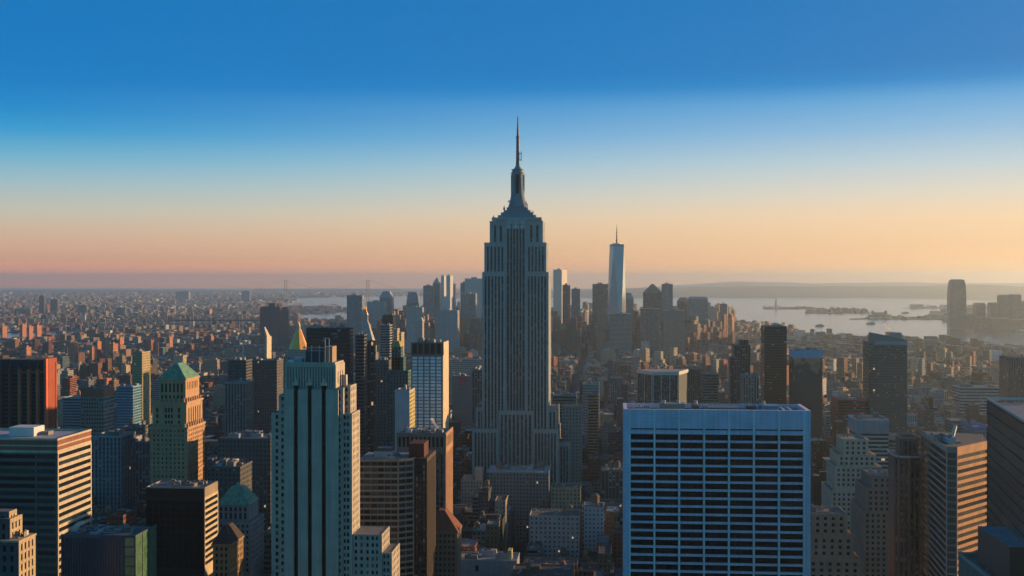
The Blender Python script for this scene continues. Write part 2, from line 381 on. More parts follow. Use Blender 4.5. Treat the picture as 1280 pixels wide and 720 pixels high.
t, b, o = newmat('woodland')
t.links.new(vary(t, (.04, .05, .03, 1), .8, .02), b.inputs['Base Color']); b.inputs['Roughness'].default_value = 1
FAR = 42000
sheet('water', [(-FAR, -9000), (FAR, -9000), (FAR, FAR), (-FAR, FAR)], -2, 'water')
man = [(-2600, -3000), (3200, -3000), (2600, 2500), (2000, 4000), G(1290, 441), G(1180, 432), G(1100, 428), G(1010, 424), G(985, 414), G(930, 408), G(905, 405), G(700, 402), G(560, 404), (-1250, 6300), (-2300, 5400), (-2700, 3500)]
sheet('manhattan_ground', man, 0, 'city ground', 2)
bro = [(-3400, -3000), (-3450, 3500), (-3000, 5800), (-1700, 6900), (-1350, 7400), G(352, 400), G(330, 395), G(420, 391), G(440, 388.5), G(430, 384.5), G(340, 383), G(330, 379), G(370, 377.5), G(372, 375), G(330, 373), G(440, 371), G(560, 369), G(600, 366.5), (-2000, 26000), (-26000, 26000), (-26000, -3000)]
sheet('brooklyn_ground', bro, 0, 'city ground', 2)
pts = [G(560, 366.8), G(640, 366.6), G(760, 366), G(940, 367.5), G(1100, 369), G(1110, 372), G(1180, 374), G(1300, 378), G(1400, 380), (24000, 24000), (22000, 39000), (-8000, 39000), G(380, 362.5)]
sheet('staten_island_ground', pts, 0, 'hill', 2)
nj = [G(1178, 402), G(1230, 408), G(1300, 411), (5200, 6200), (9000, 8000), (14000, 12000), G(1330, 383), G(1260, 381), G(1180, 383.5), G(1128, 385), G(1190, 386), G(1190, 389), G(1168, 391), G(1160, 395), G(1178, 398)]
sheet('jersey_ground', nj, 0, 'city ground', 2)
# hills beyond the bay
def hills(name, x0, x1, y0, y1, prof, n=160, k=14):
    rnd = random.Random(3); ph = [rnd.uniform(0, 6.28) for _ in range(12)]
    b = MB(); H = {}
    for i in range(n+1):
        for j in range(k+1):
            u, v = i/n, j/k; x = x0+(x1-x0)*u; y = y0+(y1-y0)*v
            w = math.sin(math.pi*v)**.8*prof(u)
            w *= 1+.12*sum(math.sin(u*f*9+ph[q]+v*3*q)/(q+1) for q, f in enumerate((1, 2.3, 4.1, 7.7)))
            H[i, j] = (x, y, max(0.5, w))
    for i in range(n):
        for j in range(k): b.face([H[i, j], H[i+1, j], H[i+1, j+1], H[i, j+1]], 'hill')
    o = b.build(name); o['kind'] = 'structure'
hills('hills', X(560, 21000), X(1500, 21000), 18500, 25000, lambda u: 185*min(1, u*3.2)**1.2*min(1, (1-u)*4)**.7*(1-.22*u))
hills('far_hills', X(760, 30000), X(1700, 30000), 28000, 38000, lambda u: 240*min(1, u*5)*(.9+.1*math.sin(u*7)))
hills('far_shore_hills', X(-200, 30000), X(620, 30000), 27000, 32000, lambda u: 35*min(1, (1-u)*5))
def island(name, pts, h=3, tree=True, seed=1, n=60, hb=(6, 14)):
    b = MB(); b.prism(pts, -2, h, 'woodland')
    o = b.build(name); o['kind'] = 'structure'
    if tree:
        rnd = random.Random(seed); q = MB(); xs = [p[0] for p in pts]; ys = [p[1] for p in pts]
        for k in range(n):
            x = rnd.uniform(min(xs), max(xs)); y = rnd.uniform(min(ys), max(ys)); 
            if not inside(x, y, pts): continue
            r = rnd.uniform(10, 30); q.cyl(x, y, r, h, h+rnd.uniform(*hb), 'woodland', 7, r1=r*.45, rot=rnd.random())
        w = q.build(name.replace('island', 'woods') if 'island' in name else name+'_woods'); w['kind'] = 'stuff'
def inside(x, y, P):
    c = False; k = len(P)
    for i in range(k):
        (a, b_), (d, e) = P[i], P[(i+1) % k]
        if (b_ > y) != (e > y) and x < (d-a)*(y-b_)/(e-b_)+a: c = not c
    return c
island('liberty_island', [G(955, 386.2), G(1000, 386.4), G(1028, 385.4), G(1000, 384.2), G(955, 384.3)], 4, n=40)
island('governors_island', [G(1006, 391.3), G(1050, 392.3), G(1088, 391), G(1075, 388.3), G(1040, 387), G(1018, 388)], 4, seed=2, n=160, hb=(8, 26))
island('ellis_island', [G(1062, 398.8), G(1120, 399), G(1180, 399.3), G(1185, 396.5), G(1120, 396.3)], 3, seed=4, n=60)
# ================================================================== HEROES
CREAM = (.46, .40, .31); LIME = (.40, .39, .36)
# ---- Empire State-like tower
def empire():
    D = 1290; s = D/1500
    x = lambda p: X(p, D); z = lambda p: Z(644, p, D)
    Y0 = D
    T = Tower('skyscraper', 'tallest grey limestone skyscraper with stepped top and needle spire at the centre', 'skyscraper', 'the tall spired limestone skyscraper', rect(x(592), x(697), Y0-8, Y0+62), z(340))
    tn = (.36, .385, .385); dp = 52
    cx0, cx1 = x(631.5), x(657.5)
    def block(x0, x1, y0, y1, zb, zt, nN, fr=.5, nW=0, mg=1.2, wn=('strip',)):
        P = rect(x0, x1, y0, y1); T.core(P, zb, zt-.5, tn)
        w = x1-x0
        if nN: T.grid(P, 0, zb, zt, T.ncols(w, nN, fr, mg), [(zb+.6, zt-4.5)], tn, win=('esb strip',), name='window_strip', t=.7, mt=.25)
        if nW:
            T.grid(P, 1, zb, zt, T.ncols(y1-y0, nW, .26, mg), [(zb+.6, zt-4.5)], tn, win=('esb strip',), name='window_strip', t=.7, mt=.25)
            T.grid(P, 3, zb, zt, T.ncols(y1-y0, nW, .42, mg), [(zb+.6, zt-4.5)], tn, win=('esb strip',), name='window_strip', t=.7, mt=.25)
    zr = z(275)
    # centre bay, set back a little, runs from the low arches to the top
    block(cx0, cx1, Y0+3, Y0+dp-3, z(600), zr, 6, .66)
    # shaft sides in two heights
    block(x(603.5), cx0-.02, Y0, Y0+dp, z(600), z(340), 6, .55, 9); block(cx1+.02, x(685), Y0, Y0+dp, z(600), z(340), 6, .55, 9)
    block(x(606), cx0-.03, Y0+2, Y0+dp-2, z(340), z(303), 5, .5, 8); block(cx1+.03, x(682), Y0+2, Y0+dp-2, z(340), z(303), 5, .5, 8)
    block(x(612.5), cx0-.04, Y0+5, Y0+dp-5, z(303), z(276), 2, .4, 6, 2); block(cx1+.04, x(677.5), Y0+5, Y0+dp-5, z(303), z(276), 2, .4, 6, 2)
    # crown ledges and the low wings
    b = MB(); b.box(x(614), x(676.5), Y0+6, Y0+dp-6, zr, zr+3.2, 'masonry', 'roofing', tn, (.6, .6, .62)); b.box(x(611.5), x(678.5), Y0+4.2, Y0+dp-4.2, z(277.5), z(276), 'masonry', tint=tn); part(T, b, 'cornice')
    block(x(595), x(609), Y0+4, Y0+dp+2, z(640), z(510), 3, .55, 7); block(x(680), x(696), Y0+4, Y0+dp+2, z(640), z(510), 3, .55, 7)
    block(x(592), x(623), Y0-7, Y0+dp+6, z(720), z(535), 7, .58, 9); block(x(667), x(697.5), Y0-7, Y0+dp+6, z(720), z(535), 7, .58, 9)
    block(x(698), x(712), Y0+8, Y0+dp-4, z(720), z(553), 3, .6, 6)
    block(x(623.5), x(666.5), Y0-1.5, Y0+3, z(720), z(513), 8, .55)
    b = MB()      # arched heads over the centre strips, low and high
    for k in range(3):
        xx = cx0+(cx1-cx0)*(k+.5)/3
        for zz, w in ((z(281), 2.6),):
            b.prism([(xx-w, Y0+2.0), (xx+w, Y0+2.0), (xx+w, Y0+2.6), (xx-w, Y0+2.6)], zz-4, zz, 'masonry', tint=(.5, .5, .5)); b.prism([(xx-w*.5, Y0+1.8), (xx+w*.5, Y0+1.8), (xx+w*.5, Y0+2.4), (xx-w*.5, Y0+2.4)], zz, zz+5, 'masonry', tint=(.5, .5, .5))
    part(T, b, 'ornament')
    # mooring mast
    yc = Y0+dp/2; xc = (x(645.5)+x(644.5))/2
    m = MB(); mt = (.17, .24, .28)
    for (hw, a, b_) in ((24, 273.5, 268), (20.5, 268, 264.5), (16.5, 264.5, 261.5), (13.5, 261.5, 258)): m.box(xc-hw*s, xc+hw*s, yc-hw*s*.7, yc+hw*s*.7, z(a), z(b_), 'plain paint', tint=mt)
    for a, b_, r0, r1 in ((258, 252, 11.5, 9.6), (252, 245, 9.6, 8.4), (245, 236, 8.4, 7.6), (236, 214.5, 7.4, 7.0), (214.5, 213, 8.2, 8.2), (213, 210, 6.6, 6.6), (210, 209, 7.4, 7.4), (209, 206, 5.0, 3.4), (206, 203, 3.2, 2.2)):
        m.cyl(xc, yc, r0*s*1.1, z(a), z(b_), 'plain paint', 16, r1*s*1.1, mt, rot=math.pi/16)
    part(T, m, 'mast')
    for q in range(4):
        a = q*math.pi/2+math.pi/4; b = MB(); c_, s_ = math.cos(a), math.sin(a); t_ = (-s_, c_)
        f = lambda r, w: [(xc+c_*r*s-t_[0]*w, yc+s_*r*s-t_[1]*w), (xc+c_*r*s+t_[0]*w, yc+s_*r*s+t_[1]*w)]
        for a_, b_, r0, r1 in ((258, 250, 15, 11.5), (250, 240, 11.5, 9.2), (240, 216, 9.0, 8.2)):
            i, o0, o1 = f(3, 1.6), f(r0, 1.6), f(r1, 1.6)
            b.prism([o0[1], i[1], i[0], o0[0]][::-1], z(a_), z(b_), 'plain paint', tint=mt, taper=[o1[1], i[1], i[0], o1[0]][::-1])
        part(T, b, 'mast_wing')
    for q in range(4):
        a = q*math.pi/2; b = MB(); c_, s_ = math.cos(a), math.sin(a); t_ = (-s_, c_); r = 8.6*s
        b.prism([(xc+c_*(r-1)-t_[0]*2, yc+s_*(r-1)-t_[1]*2), (xc+c_*r-t_[0]*2, yc+s_*r-t_[1]*2), (xc+c_*r+t_[0]*2, yc+s_*r+t_[1]*2), (xc+c_*(r-1)+t_[0]*2, yc+s_*(r-1)+t_[1]*2)], z(255), z(216), 'dark glass')
        part(T, b, 'mast_window')
    an = MB(); at = (.10, .12, .14)
    for a, b_, r0, r1 in ((203, 200, 2.7, 2.4), (200, 186, 2.3, 2.1), (186, 168, 2.1, 1.9), (168, 167, 3, 3), (167, 156, 1.5, 1.2), (156, 141.5, 1.0, .55)): an.cyl(xc, yc, r0*s, z(a), z(b_), 'plain paint', 8, r1*s, at)
    for k in range(8): an.cyl(xc, yc, (2.5-.05*k)*s, z(199-k*4), z(198.4-k*4), 'dark steel', 8)
    for dx, a, b_ in ((4.4, 198, 186), (4.4, 186.3, 186), ): an.box(xc+(dx-.5)*s, xc+(dx+.4)*s, yc-.5, yc+.5, z(a), z(b_), 'plain paint', tint=at)
    an.box(xc, xc+4.4*s, yc-.4, yc+.4, z(197.5), z(196.6), 'dark steel'); an.box(xc, xc+4.4*s, yc-.4, yc+.4, z(189.5), z(188.6), 'dark steel')
    part(T, an, 'spire')
    rnd = random.Random(5)
    for k in range(16):
        a = MB(); side = rnd.choice((-1, 1)); lv = rnd.choice(((22, 268), (18, 264.5), (13, 258), (12, 252), (31, 275.5), (34, 303)))
        px = xc+side*lv[0]*s*rnd.uniform(.82, .98); py = yc+rnd.uniform(-.5, .4)*lv[0]*s; h = rnd.uniform(3, 8)
        a.box(px-.25, px+.25, py-.25, py+.25, z(lv[1]), z(lv[1])+h, 'dark steel'); a.box(px-.9, px+.9, py-.4, py+.4, z(lv[1])+h*.4, z(lv[1])+h*.75, 'steel'); part(T, a, 'antenna')
    T.finish()
facade('esb strip', .86, .50, glass=(.012, .015, .02), blind=.3, gr=.25, amt=.2, lit=0)
# strips carry a storey-by-storey pattern of pane and metal spandrel: object coordinates drive it
t, b, o = newmat('esb strip')
tcn = N(t, 'ShaderNodeNewGeometry'); s_ = N(t, 'ShaderNodeSeparateXYZ'); t.links.new(tcn.outputs['Position'], s_.inputs[0])
v = math_node(t, 'DIVIDE', s_.outputs[2], 3.85); fv = math_node(t, 'FRACT', v)
c = N(t, 'ShaderNodeCombineXYZ'); t.links.new(math_node(t, 'FLOOR', math_node(t, 'MULTIPLY', math_node(t, 'ADD', s_.outputs[0], s_.outputs[1]), .7)), c.inputs[0]); t.links.new(math_node(t, 'FLOOR', v), c.inputs[1])
wn = N(t, 'ShaderNodeTexWhiteNoise', noise_dimensions='2D'); t.links.new(c.outputs[0], wn.inputs['Vector'])
mw = math_node(t, 'LESS_THAN', fv, .52)
gl = mixc(t, math_node(t, 'LESS_THAN', wn.outputs['Value'], .16), (.008, .011, .014), (.20, .20, .18))
b.inputs['Specular IOR Level'].default_value = .2
t.links.new(mixc(t, mw, (.055, .06, .06), gl), b.inputs['Base Color']); t.links.new(math_node(t, 'MULTIPLY_ADD', mw, -.3, .5), b.inputs['Roughness'])
empire()

# ---- white grid slab, right of centre
def grid_slab():
    D = 560; x0, x1 = X(783, D), X(1009.5, D); s = D/1500; z = lambda p: Z(895, p, D); zt = z(512)
    P = rect(x0, x1, D, D+27); T = Tower('office_slab', 'wide pale blue-grey office slab with seven bays of long black windows', 'building', 'the wide pale slab with black windows', P, zt)
    tn = (.70, .59, .74); T.core(P, 0, zt-2.2, tn, rtint=(.12, .12, .13)); w = x1-x0
    bay = (w-3.2)/7; cols = [(1.6+bay*k+.45, 1.6+bay*(k+1)-.45) for k in range(7)]
    rows = [(z(537.6), z(535.8))]; p = 543.0
    while p < 735: rows.append((z(p+7.4), z(p))); p += 10.17
    rows.sort()
    T.grid(P, 0, 0, zt, cols, rows, tn, win=('black glass',)*5+('dark glass',), t=1.3, mull=3)
    cE = T.ncols(27, 3, .8, 1.5); zl = [r for r in rows if r[1] > 100]
    T.grid(P, 1, 0, zt, cE, zl, tn, win=('black glass',), t=1.3, mull=2); T.grid(P, 3, 0, zt, cE, zl, tn, win=('black glass',), t=1.3, mull=2)
    b = MB()
    for k in range(8): xx = x0+1.6+bay*k; b.box(xx-.35, xx+.35, D-1.62, D-1.31, 60, zt-.3, 'masonry', tint=(.85, .80, .82), bottom=True)
    part(T, b, 'pilasters')['kind'] = 'stuff'
    b = MB(); b.parapet(P, zt-2.2, 2.2, .5, 'masonry', tn); part(T, b, 'parapet')
    for (a, c, h, tt) in ((825, 856, 3.6, (.22, .24, .22)), (866, 874, 3.0, (.1, .1, .1)), (951, 972, 3.2, (.10, .25, .40)), (880, 925, 2.2, (.14, .16, .2)), (935, 946, 2.6, (.05, .05, .06)), (796, 812, 2.2, (.3, .3, .33))):
        b = MB(); b.box(X(a, D+10), X(c, D+10), D+9, D+19, zt-2.2, zt-2.2+h, 'plain paint', tint=tt); b.box(X(a+2, D+10), X(a+5, D+10), D+11, D+14, zt-2.2+h, zt-1.2+h, 'steel'); part(T, b, 'rooftop_unit')
    for k in range(3):
        b = MB(); b.bar((X(976, D)+k*3.2, D+2, zt-1.2), (X(976, D)+k*3.2, D+25, zt-1.2), .35, 'plain paint', (.5, .5, .52)); part(T, b, 'roof_rail')
    for xx in (830, 848, 870, 955): 
        b = MB(); b.cyl(X(xx, D+12), D+14, .9, zt+1.2, zt+2.8, 'steel', 10); part(T, b, 'vent')
    T.finish()
grid_slab()

# ---- art deco tower with three black slots
def deco():
    D = 620; s = D/1500; z = lambda p: Z(390, p, D); x = lambda p: X(p, D)
    zt = z(455); tn = (.44, .395, .335)
    P = rect(x(339), x(438), D, D+26); T = Tower('art_deco_tower', 'pale stone art deco tower with three black vertical slots, lit gold on its right', 'building', 'the stone tower with three black slots', P, zt)
    def blk(a, c, y0, y1, zb, zt_): T.core(rect(x(a), x(c), y0, y1), zb, zt_, tn); return rect(x(a), x(c), y0, y1)
    # central shaft
    C = rect(x(355.5), x(420), D, D+24); T.core(C, 0, z(487), tn)
    sl = [(x(367.8)-x(355.5), x(373)-x(355.5)), (x(385.2)-x(355.5), x(390.2)-x(355.5)), (x(402.6)-x(355.5), x(407.8)-x(355.5))]
    T.grid(C, 0, 0, z(487), sl, [(5, z(481.5))], tn, win=('black glass',), name='window_slot', t=1.5)
    T.grid(C, 1, z(487)-12, z(487), T.ncols(24, 4, .35), [(z(487)-9, z(487)-4)], tn)
    b = MB()      # stepped stone heads over each slot
    for a, c in sl:
        m_ = x(355.5)+(a+c)/2; w = (c-a)/2
        for k, (ww, h0, h1) in enumerate(((w+.5, 481.6, 478), (w*.75, 478, 474.5), (w*.4, 474.5, 472))): b.box(m_-ww, m_+ww, D-1.9, D-1.5, z(h0), z(h1), 'masonry', tint=(.5, .47, .38), bottom=True)
    part(T, b, 'ornament')
    # crown with vertical fluting
    K = rect(x(356.5), x(418), D+1.5, D+22); T.core(K, z(487), z(456.5), tn, rtint=(.1, .1, .11))
    T.grid(K, 0, z(487), z(456), T.ncols(x(418)-x(356.5), 17, .4, .4), [(z(486), z(459))], tn, win=('crown recess',), name='crown_recess', t=.5)
    T.grid(K, 1, z(487), z(456), T.ncols(20.5, 3, .28, 2), [(z(480), z(465))], tn, t=.5)
    T.grid(K, 3, z(487), z(456), T.ncols(20.5, 3, .28, 2), [(z(480), z(465))], tn, t=.5)
    b = MB(); b.parapet(K, z(456.5), 1.4, .5, 'masonry', tn); part(T, b, 'parapet')
    # shoulders
    fl = lambda t_, b_: T.floors(z(t_), z(b_), 3.62, 2.0, 1.0)
    def side(a, c, d0, d1, top, cols, wcols, left=False, bot=740):
        S = blk(a, c, D+d0, D+d1, 0, z(top)-.3)
        T.grid(S, 0, 0, z(top), [(x(p)-x(a), x(q)-x(a)) for p, q in cols], fl(top+1, bot), tn, t=.5, win=('dark glass', 'dark glass', 'black glass', 'blinds glass'))
        i = 3 if left else 1
        T.grid(S, i, 0, z(top), wcols, fl(top+1, bot), tn, t=.5)
    side(349, 355.4, 1.2, 22, 494, [(351, 354)], T.ncols(20.8, 4, .4), True)
    side(420.1, 427.5, 1.2, 22, 485, [(421.8, 425)], T.ncols(20.8, 4, .4))
    side(339, 348.9, 2, 25, 517, [(343.2, 346.4), (348.2-1.2, 348.7)], T.ncols(23, 5, .4), True)
    side(427.6, 438, 2, 21, 517, [(428.6, 431.2), (432.6, 435.6)], T.ncols(19, 5, .35))
    side(427.6, 434, 6, 20, 483, [(429, 431.5)], T.ncols(14, 3, .35))
    # low wings at the right
    side(438.1, 475, 3, 24, 668, [(442, 445), (449, 452), (456.5, 459.5), (463, 466), (468.5, 471)], T.ncols(21, 5, .4))
    side(475.1, 487, 4, 27, 691, [(477.5, 480), (482, 484.5)], T.ncols(23, 5, .4))
    # rooftop plant
    zt2 = z(456.5)
    for (a, c, d0, d1, h, tt) in ((379, 402, 5, 15, 7, (.05, .06, .07)), (362, 374, 6, 14, 3.2, (.4, .4, .42)), (402, 412, 6, 16, 9.5, (.32, .22, .15)), (357.5, 365, 3, 9, 2.2, (.7, .7, .7))):
        b = MB(); b.box(x(a), x(c), D+d0, D+d1, zt2, zt2+h, 'plain paint', tint=tt); part(T, b, 'rooftop_unit')
    b = MB()
    for xx in (378, 387, 397, 404, 409): b.bar((x(xx), D+4, zt2), (x(xx), D+4, zt2+(10 if xx < 400 else 14)), .22, 'steel')
    b.bar((x(376), D+4, zt2+9), (x(409), D+4, zt2+9), .22, 'steel'); b.bar((x(402), D+4, zt2+14), (x(409), D+4, zt2+14), .22, 'steel'); part(T, b, 'roof_frame')
    b = MB(); b.cyl(x(419)+2, D+13, 1.6, z(487), z(487)+7, 'steel', 10); part(T, b, 'vent')
    T.finish()
tinted('crown wall'); glassm('crown recess', (.16, .15, .13), .8)
deco()

# ---- ribbon slab at the left edge
def ribbon_slab():
    D = 600; x0, x1 = X(-60, D), X(71, D); z = lambda p: Z(60, p, D); zt = z(548); dp = 40
    P = rect(x0, x1, D, D+dp); T = Tower('office_slab', 'flat-roofed office slab with cream window bands, its right side sunlit, at left edge', 'building', 'the cream-banded slab at the left edge', P, zt)
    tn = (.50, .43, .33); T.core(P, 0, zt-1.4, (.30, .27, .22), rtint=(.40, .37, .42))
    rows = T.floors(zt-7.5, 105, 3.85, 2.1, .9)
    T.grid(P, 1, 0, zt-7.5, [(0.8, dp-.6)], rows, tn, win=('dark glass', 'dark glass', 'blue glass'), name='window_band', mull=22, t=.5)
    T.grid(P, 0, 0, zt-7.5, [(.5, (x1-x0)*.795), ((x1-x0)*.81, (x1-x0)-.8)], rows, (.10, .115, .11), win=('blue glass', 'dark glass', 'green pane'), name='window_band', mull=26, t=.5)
    b = MB(); b.box(x0-.01, x1+.55, D-.55, D+dp, zt-7.5, zt-6.2, 'masonry', tint=tn, bottom=True); b.box(x0, x1+.5, D-.5, D+dp, zt-6.2, zt-4.2, 'masonry', tint=(.24, .10, .07)); b.box(x0, x1+.55, D-.55, D+dp, zt-4.2, zt-3.4, 'masonry', tint=tn); b.box(x0, x1+.5, D-.5, D+dp, zt-3.4, zt-1, 'masonry', 'roofing', tint=(.24, .10, .07), rtint=(.4, .37, .42)); part(T, b, 'top_band')
    b = MB(); b.parapet(inset(P, -.5), zt-1, 1.0, .5, 'masonry', tn); part(T, b, 'parapet')
    b = MB(); b.box(X(11, D+14), X(42, D+14), D+14, D+26, zt-1, zt+3.8, 'plain paint', tint=(.62, .6, .6)); part(T, b, 'bulkhead')
    b = MB(); b.box(X(52, D+20), X(60, D+20), D+20, D+26, zt-1, zt+1, 'plain paint', tint=(.2, .2, .2)); part(T, b, 'rooftop_unit')
    T.finish()
glassm('green pane', (.04, .06, .045), .15)
ribbon_slab()

# ---- red finned tower, far left
def red_tower():
    D = 1000; x0, x1 = X(-70, D), X(59.5, D); z = lambda p: Z(40, p, D); zt = z(448); dp = 15
    P = rect(x0, x1, D, D+dp); T = Tower('office_tower', 'dark tower with vertical orange-red brick fins and notched top at left edge', 'building', 'the red-finned dark tower', P, zt)
    tn = (.045, .04, .045); red = (.70, .15, .075); T.core(P, 0, zt-1, tn, rtint=(.1, .1, .1))
    w = x1-x0
    for k, p in enumerate((-34, -22, -10, 2, 14, 26, 37.5, 48.5, 58.7)):
        b = MB(); xx = X(p, D); lit = p > 20  # right-hand fins take a sunlit red tint, the rest a shaded one
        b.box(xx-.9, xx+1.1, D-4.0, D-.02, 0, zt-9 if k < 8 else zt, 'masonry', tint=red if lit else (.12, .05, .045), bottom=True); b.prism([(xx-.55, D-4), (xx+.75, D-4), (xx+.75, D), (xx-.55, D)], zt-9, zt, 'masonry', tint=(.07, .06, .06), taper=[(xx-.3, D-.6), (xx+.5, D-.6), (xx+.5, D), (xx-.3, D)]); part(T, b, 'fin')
    b = MB(); b.box(X(26, D), x1, D-.9, D-.03, z(466), z(464.3), 'masonry', tint=red, bottom=True); part(T, b, 'cross_band')
    rows = T.floors(z(467), 80, 3.7, 1.7, 1)
    for a, c in ((26, 37), (38.5, 48), (49.6, 58.2), (14, 25), (2, 13)):
        T.grid(P, 0, 60, z(466.2), [(X(a, D)-x0+1.2, X(c, D)-x0-.6)], rows, tn, win=('dark glass', 'black glass'), t=.5, a0=X(a, D)-x0+.3, a1=X(c, D)-x0)
    T.grid(P, 1, 0, zt, [(dp-3, dp-2)], [(20, zt-4)], (.34, .085, .05), t=.8, win=('black glass',), name='slot')
    T.finish()
red_tower()

# ---- stone tower with green copper roof
def copper_roof_tower():
    D = 950; s = D/1500; z = lambda p: Z(215, p, D); x = lambda p: X(p, D); tn = (.46, .285, .17); dp = 41
    P = rect(x(187.5), x(233.5), D, D+dp); T = Tower('ornate_tower', 'ornate brown stone tower under a green copper hipped roof, right side golden', 'building', 'the green-roofed ornate tower', P, z(473))
    T.core(P, 0, z(534), tn, rtint=(.15, .13, .1))
    W_ = x(233.5)-x(187.5); fl = T.floors(z(536), 90, 3.7, 2.0, .8)
    T.grid(P, 0, 0, z(534), T.ncols(W_, 8, .42, 1.6), fl, tn, win=('dark glass', 'black glass', 'blinds glass'))
    T.grid(P, 1, 0, z(534), T.ncols(dp, 8, .42, 1.6), fl, tn, win=('dark glass', 'black glass'))
    Q = rect(x(189.5), x(231.5), D+1.6, D+dp-1.6); T.core(Q, z(534), z(503), tn)
    T.grid(Q, 0, z(534), z(503), [(3.2, 5.0), (10.5, 12.2), (12.9, 14.6), (15.3, 17.0), (21.2, 23.2)], [(z(530), z(526)), (z(523), z(518)), (z(516), z(510))], tn)
    T.grid(Q, 1, z(534), z(503), T.ncols(dp-3.2, 6, .4, 3), [(z(531), z(511))], tn, name='arched_window')
    K = rect(x(196), x(229), D+4.5, D+dp-4.5); T.core(K, z(503), z(474), tn)
    T.grid(K, 0, z(503), z(474), T.ncols(x(229)-x(196), 6, .5, 1.2), [(z(499), z(494.5)), (z(491), z(480))], tn, win=('black glass',))
    T.grid(K, 1, z(503), z(474), T.ncols(dp-9, 7, .4, 3), [(z(488), z(479))], tn)
    b = MB()
    for (PP, zz, h, o_) in ((P, z(534), 1.6, .9), (Q, z(503), 1.4, .9), (K, z(474), 1.2, .7), (P, z(540), .8, .7), (P, z(590), .8, .7)): b.prism(inset(PP, -o_-.3), zz-h, zz+.1, 'masonry', tint=tn, bottom=True)
    part(T, b, 'cornice')
    rnd = random.Random(2)
    for PP, zz in ((P, z(534)), (Q, z(503))):
        for i in (0, 1):
            fr = frame(PP, i)
            for k in range(7):
                b = MB(); a = fr[3]*(k+.5)/7; b.obox(fr, a-.7, a+.7, -1.3, .2, zz, zz+2.2, 'masonry', tn); c = (fr[0][0]+fr[1][0]*a-fr[2][0]*.5, fr[0][1]+fr[1][1]*a-fr[2][1]*.5); b.cyl(c[0], c[1], .7, zz+2.2, zz+3.6, 'masonry', 6, .1, tn); part(T, b, 'finial')
    b = MB(); K2 = inset(K, -.8); cx = sum(p[0] for p in K)/4; y0, y1 = K2[0][1], K2[2][1]
    b.prism(K2, z(474)+.1, z(455.5), 'copper green', taper=[(cx-1.5, (y0+y1)/2-7), (cx+1.5, (y0+y1)/2-7), (cx+1.5, (y0+y1)/2+7), (cx-1.5, (y0+y1)/2+7)]); part(T, b, 'roof')
    T.finish()
copper_roof_tower()

# ---- black tower bottom left
def black_tower():
    D = 700; x = lambda p: X(p, D); z = lambda p: Z(225, p, D); zt = z(609); dp = 24
    P = rect(x(182), x(254.5), D, D+dp); T = Tower('office_tower', 'black glass tower with cream bands only along its sunlit right side', 'building', 'the black tower with cream side bands', P, zt)
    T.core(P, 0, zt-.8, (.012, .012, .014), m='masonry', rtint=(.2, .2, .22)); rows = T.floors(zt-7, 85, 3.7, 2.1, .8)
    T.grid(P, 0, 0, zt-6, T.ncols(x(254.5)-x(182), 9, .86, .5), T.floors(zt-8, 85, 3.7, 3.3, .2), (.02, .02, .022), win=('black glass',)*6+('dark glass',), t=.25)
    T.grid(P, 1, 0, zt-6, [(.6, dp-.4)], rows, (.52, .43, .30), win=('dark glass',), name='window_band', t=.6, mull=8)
    b = MB(); b.box(x(254.5), x(254.5)+.62, D, D+dp, zt-6, zt, 'masonry', tint=(.3, .24, .18), bottom=True); b.parapet(P, zt-.8, .8, .4, 'masonry', (.3, .27, .24)); part(T, b, 'parapet')
    boxes(T, 'rooftop_unit', x(186), x(250), D+4, D+20, zt-.8, 7, (1, 2.6), (.25, .22, .2), 4)
    T.finish()
black_tower()
def green_glass():
    D = 555; x = lambda p: X(p, D); z = lambda p: Z(125, p, D); zt = z(671); dp = 26
    P = rect(x(76), x(168.5), D, D+dp); T = Tower('glass_office_block', 'low dark blue glass block with a green glass corner at the lower left', 'building', 'the low blue-green glass block', P, zt)
    T.core(P, 0, zt, (.05, .07, .10), rtint=(.10, .11, .13))
    W_ = x(168.5)-x(76)
    T.grid(P, 0, 0, zt+1, T.ncols(W_*.83, 22, .8, .3), [(60, zt-.8)], (.06, .085, .12), win=('slate glass',), name='glass_strip', t=.35, a0=0, a1=W_*.83)
    T.grid(P, 0, 0, zt+1, [(W_*.86, W_-.4)], T.floors(zt, 110, 4.6, 4.1, .25), (.05, .08, .09), win=('green lit glass',), name='window', t=.35, a0=W_*.83, a1=W_+.3, mull=1)
    T.grid(P, 1, 0, zt+1, T.ncols(dp, 3, .9, .5), T.floors(zt, 110, 4.6, 4.1, .25), (.08, .12, .10), win=('green lit glass',), t=.35, mull=1)
    boxes(T, 'rooftop_unit', x(80), x(160), D+3, D+22, zt, 9, (.8, 2), (.2, .2, .22), 8)
    T.finish()
glassm('slate glass', (.03, .055, .09), .2, .2); glassm('green lit glass', (.10, .22, .12), .2, .2, amt=.8, scale=.2)
green_glass()
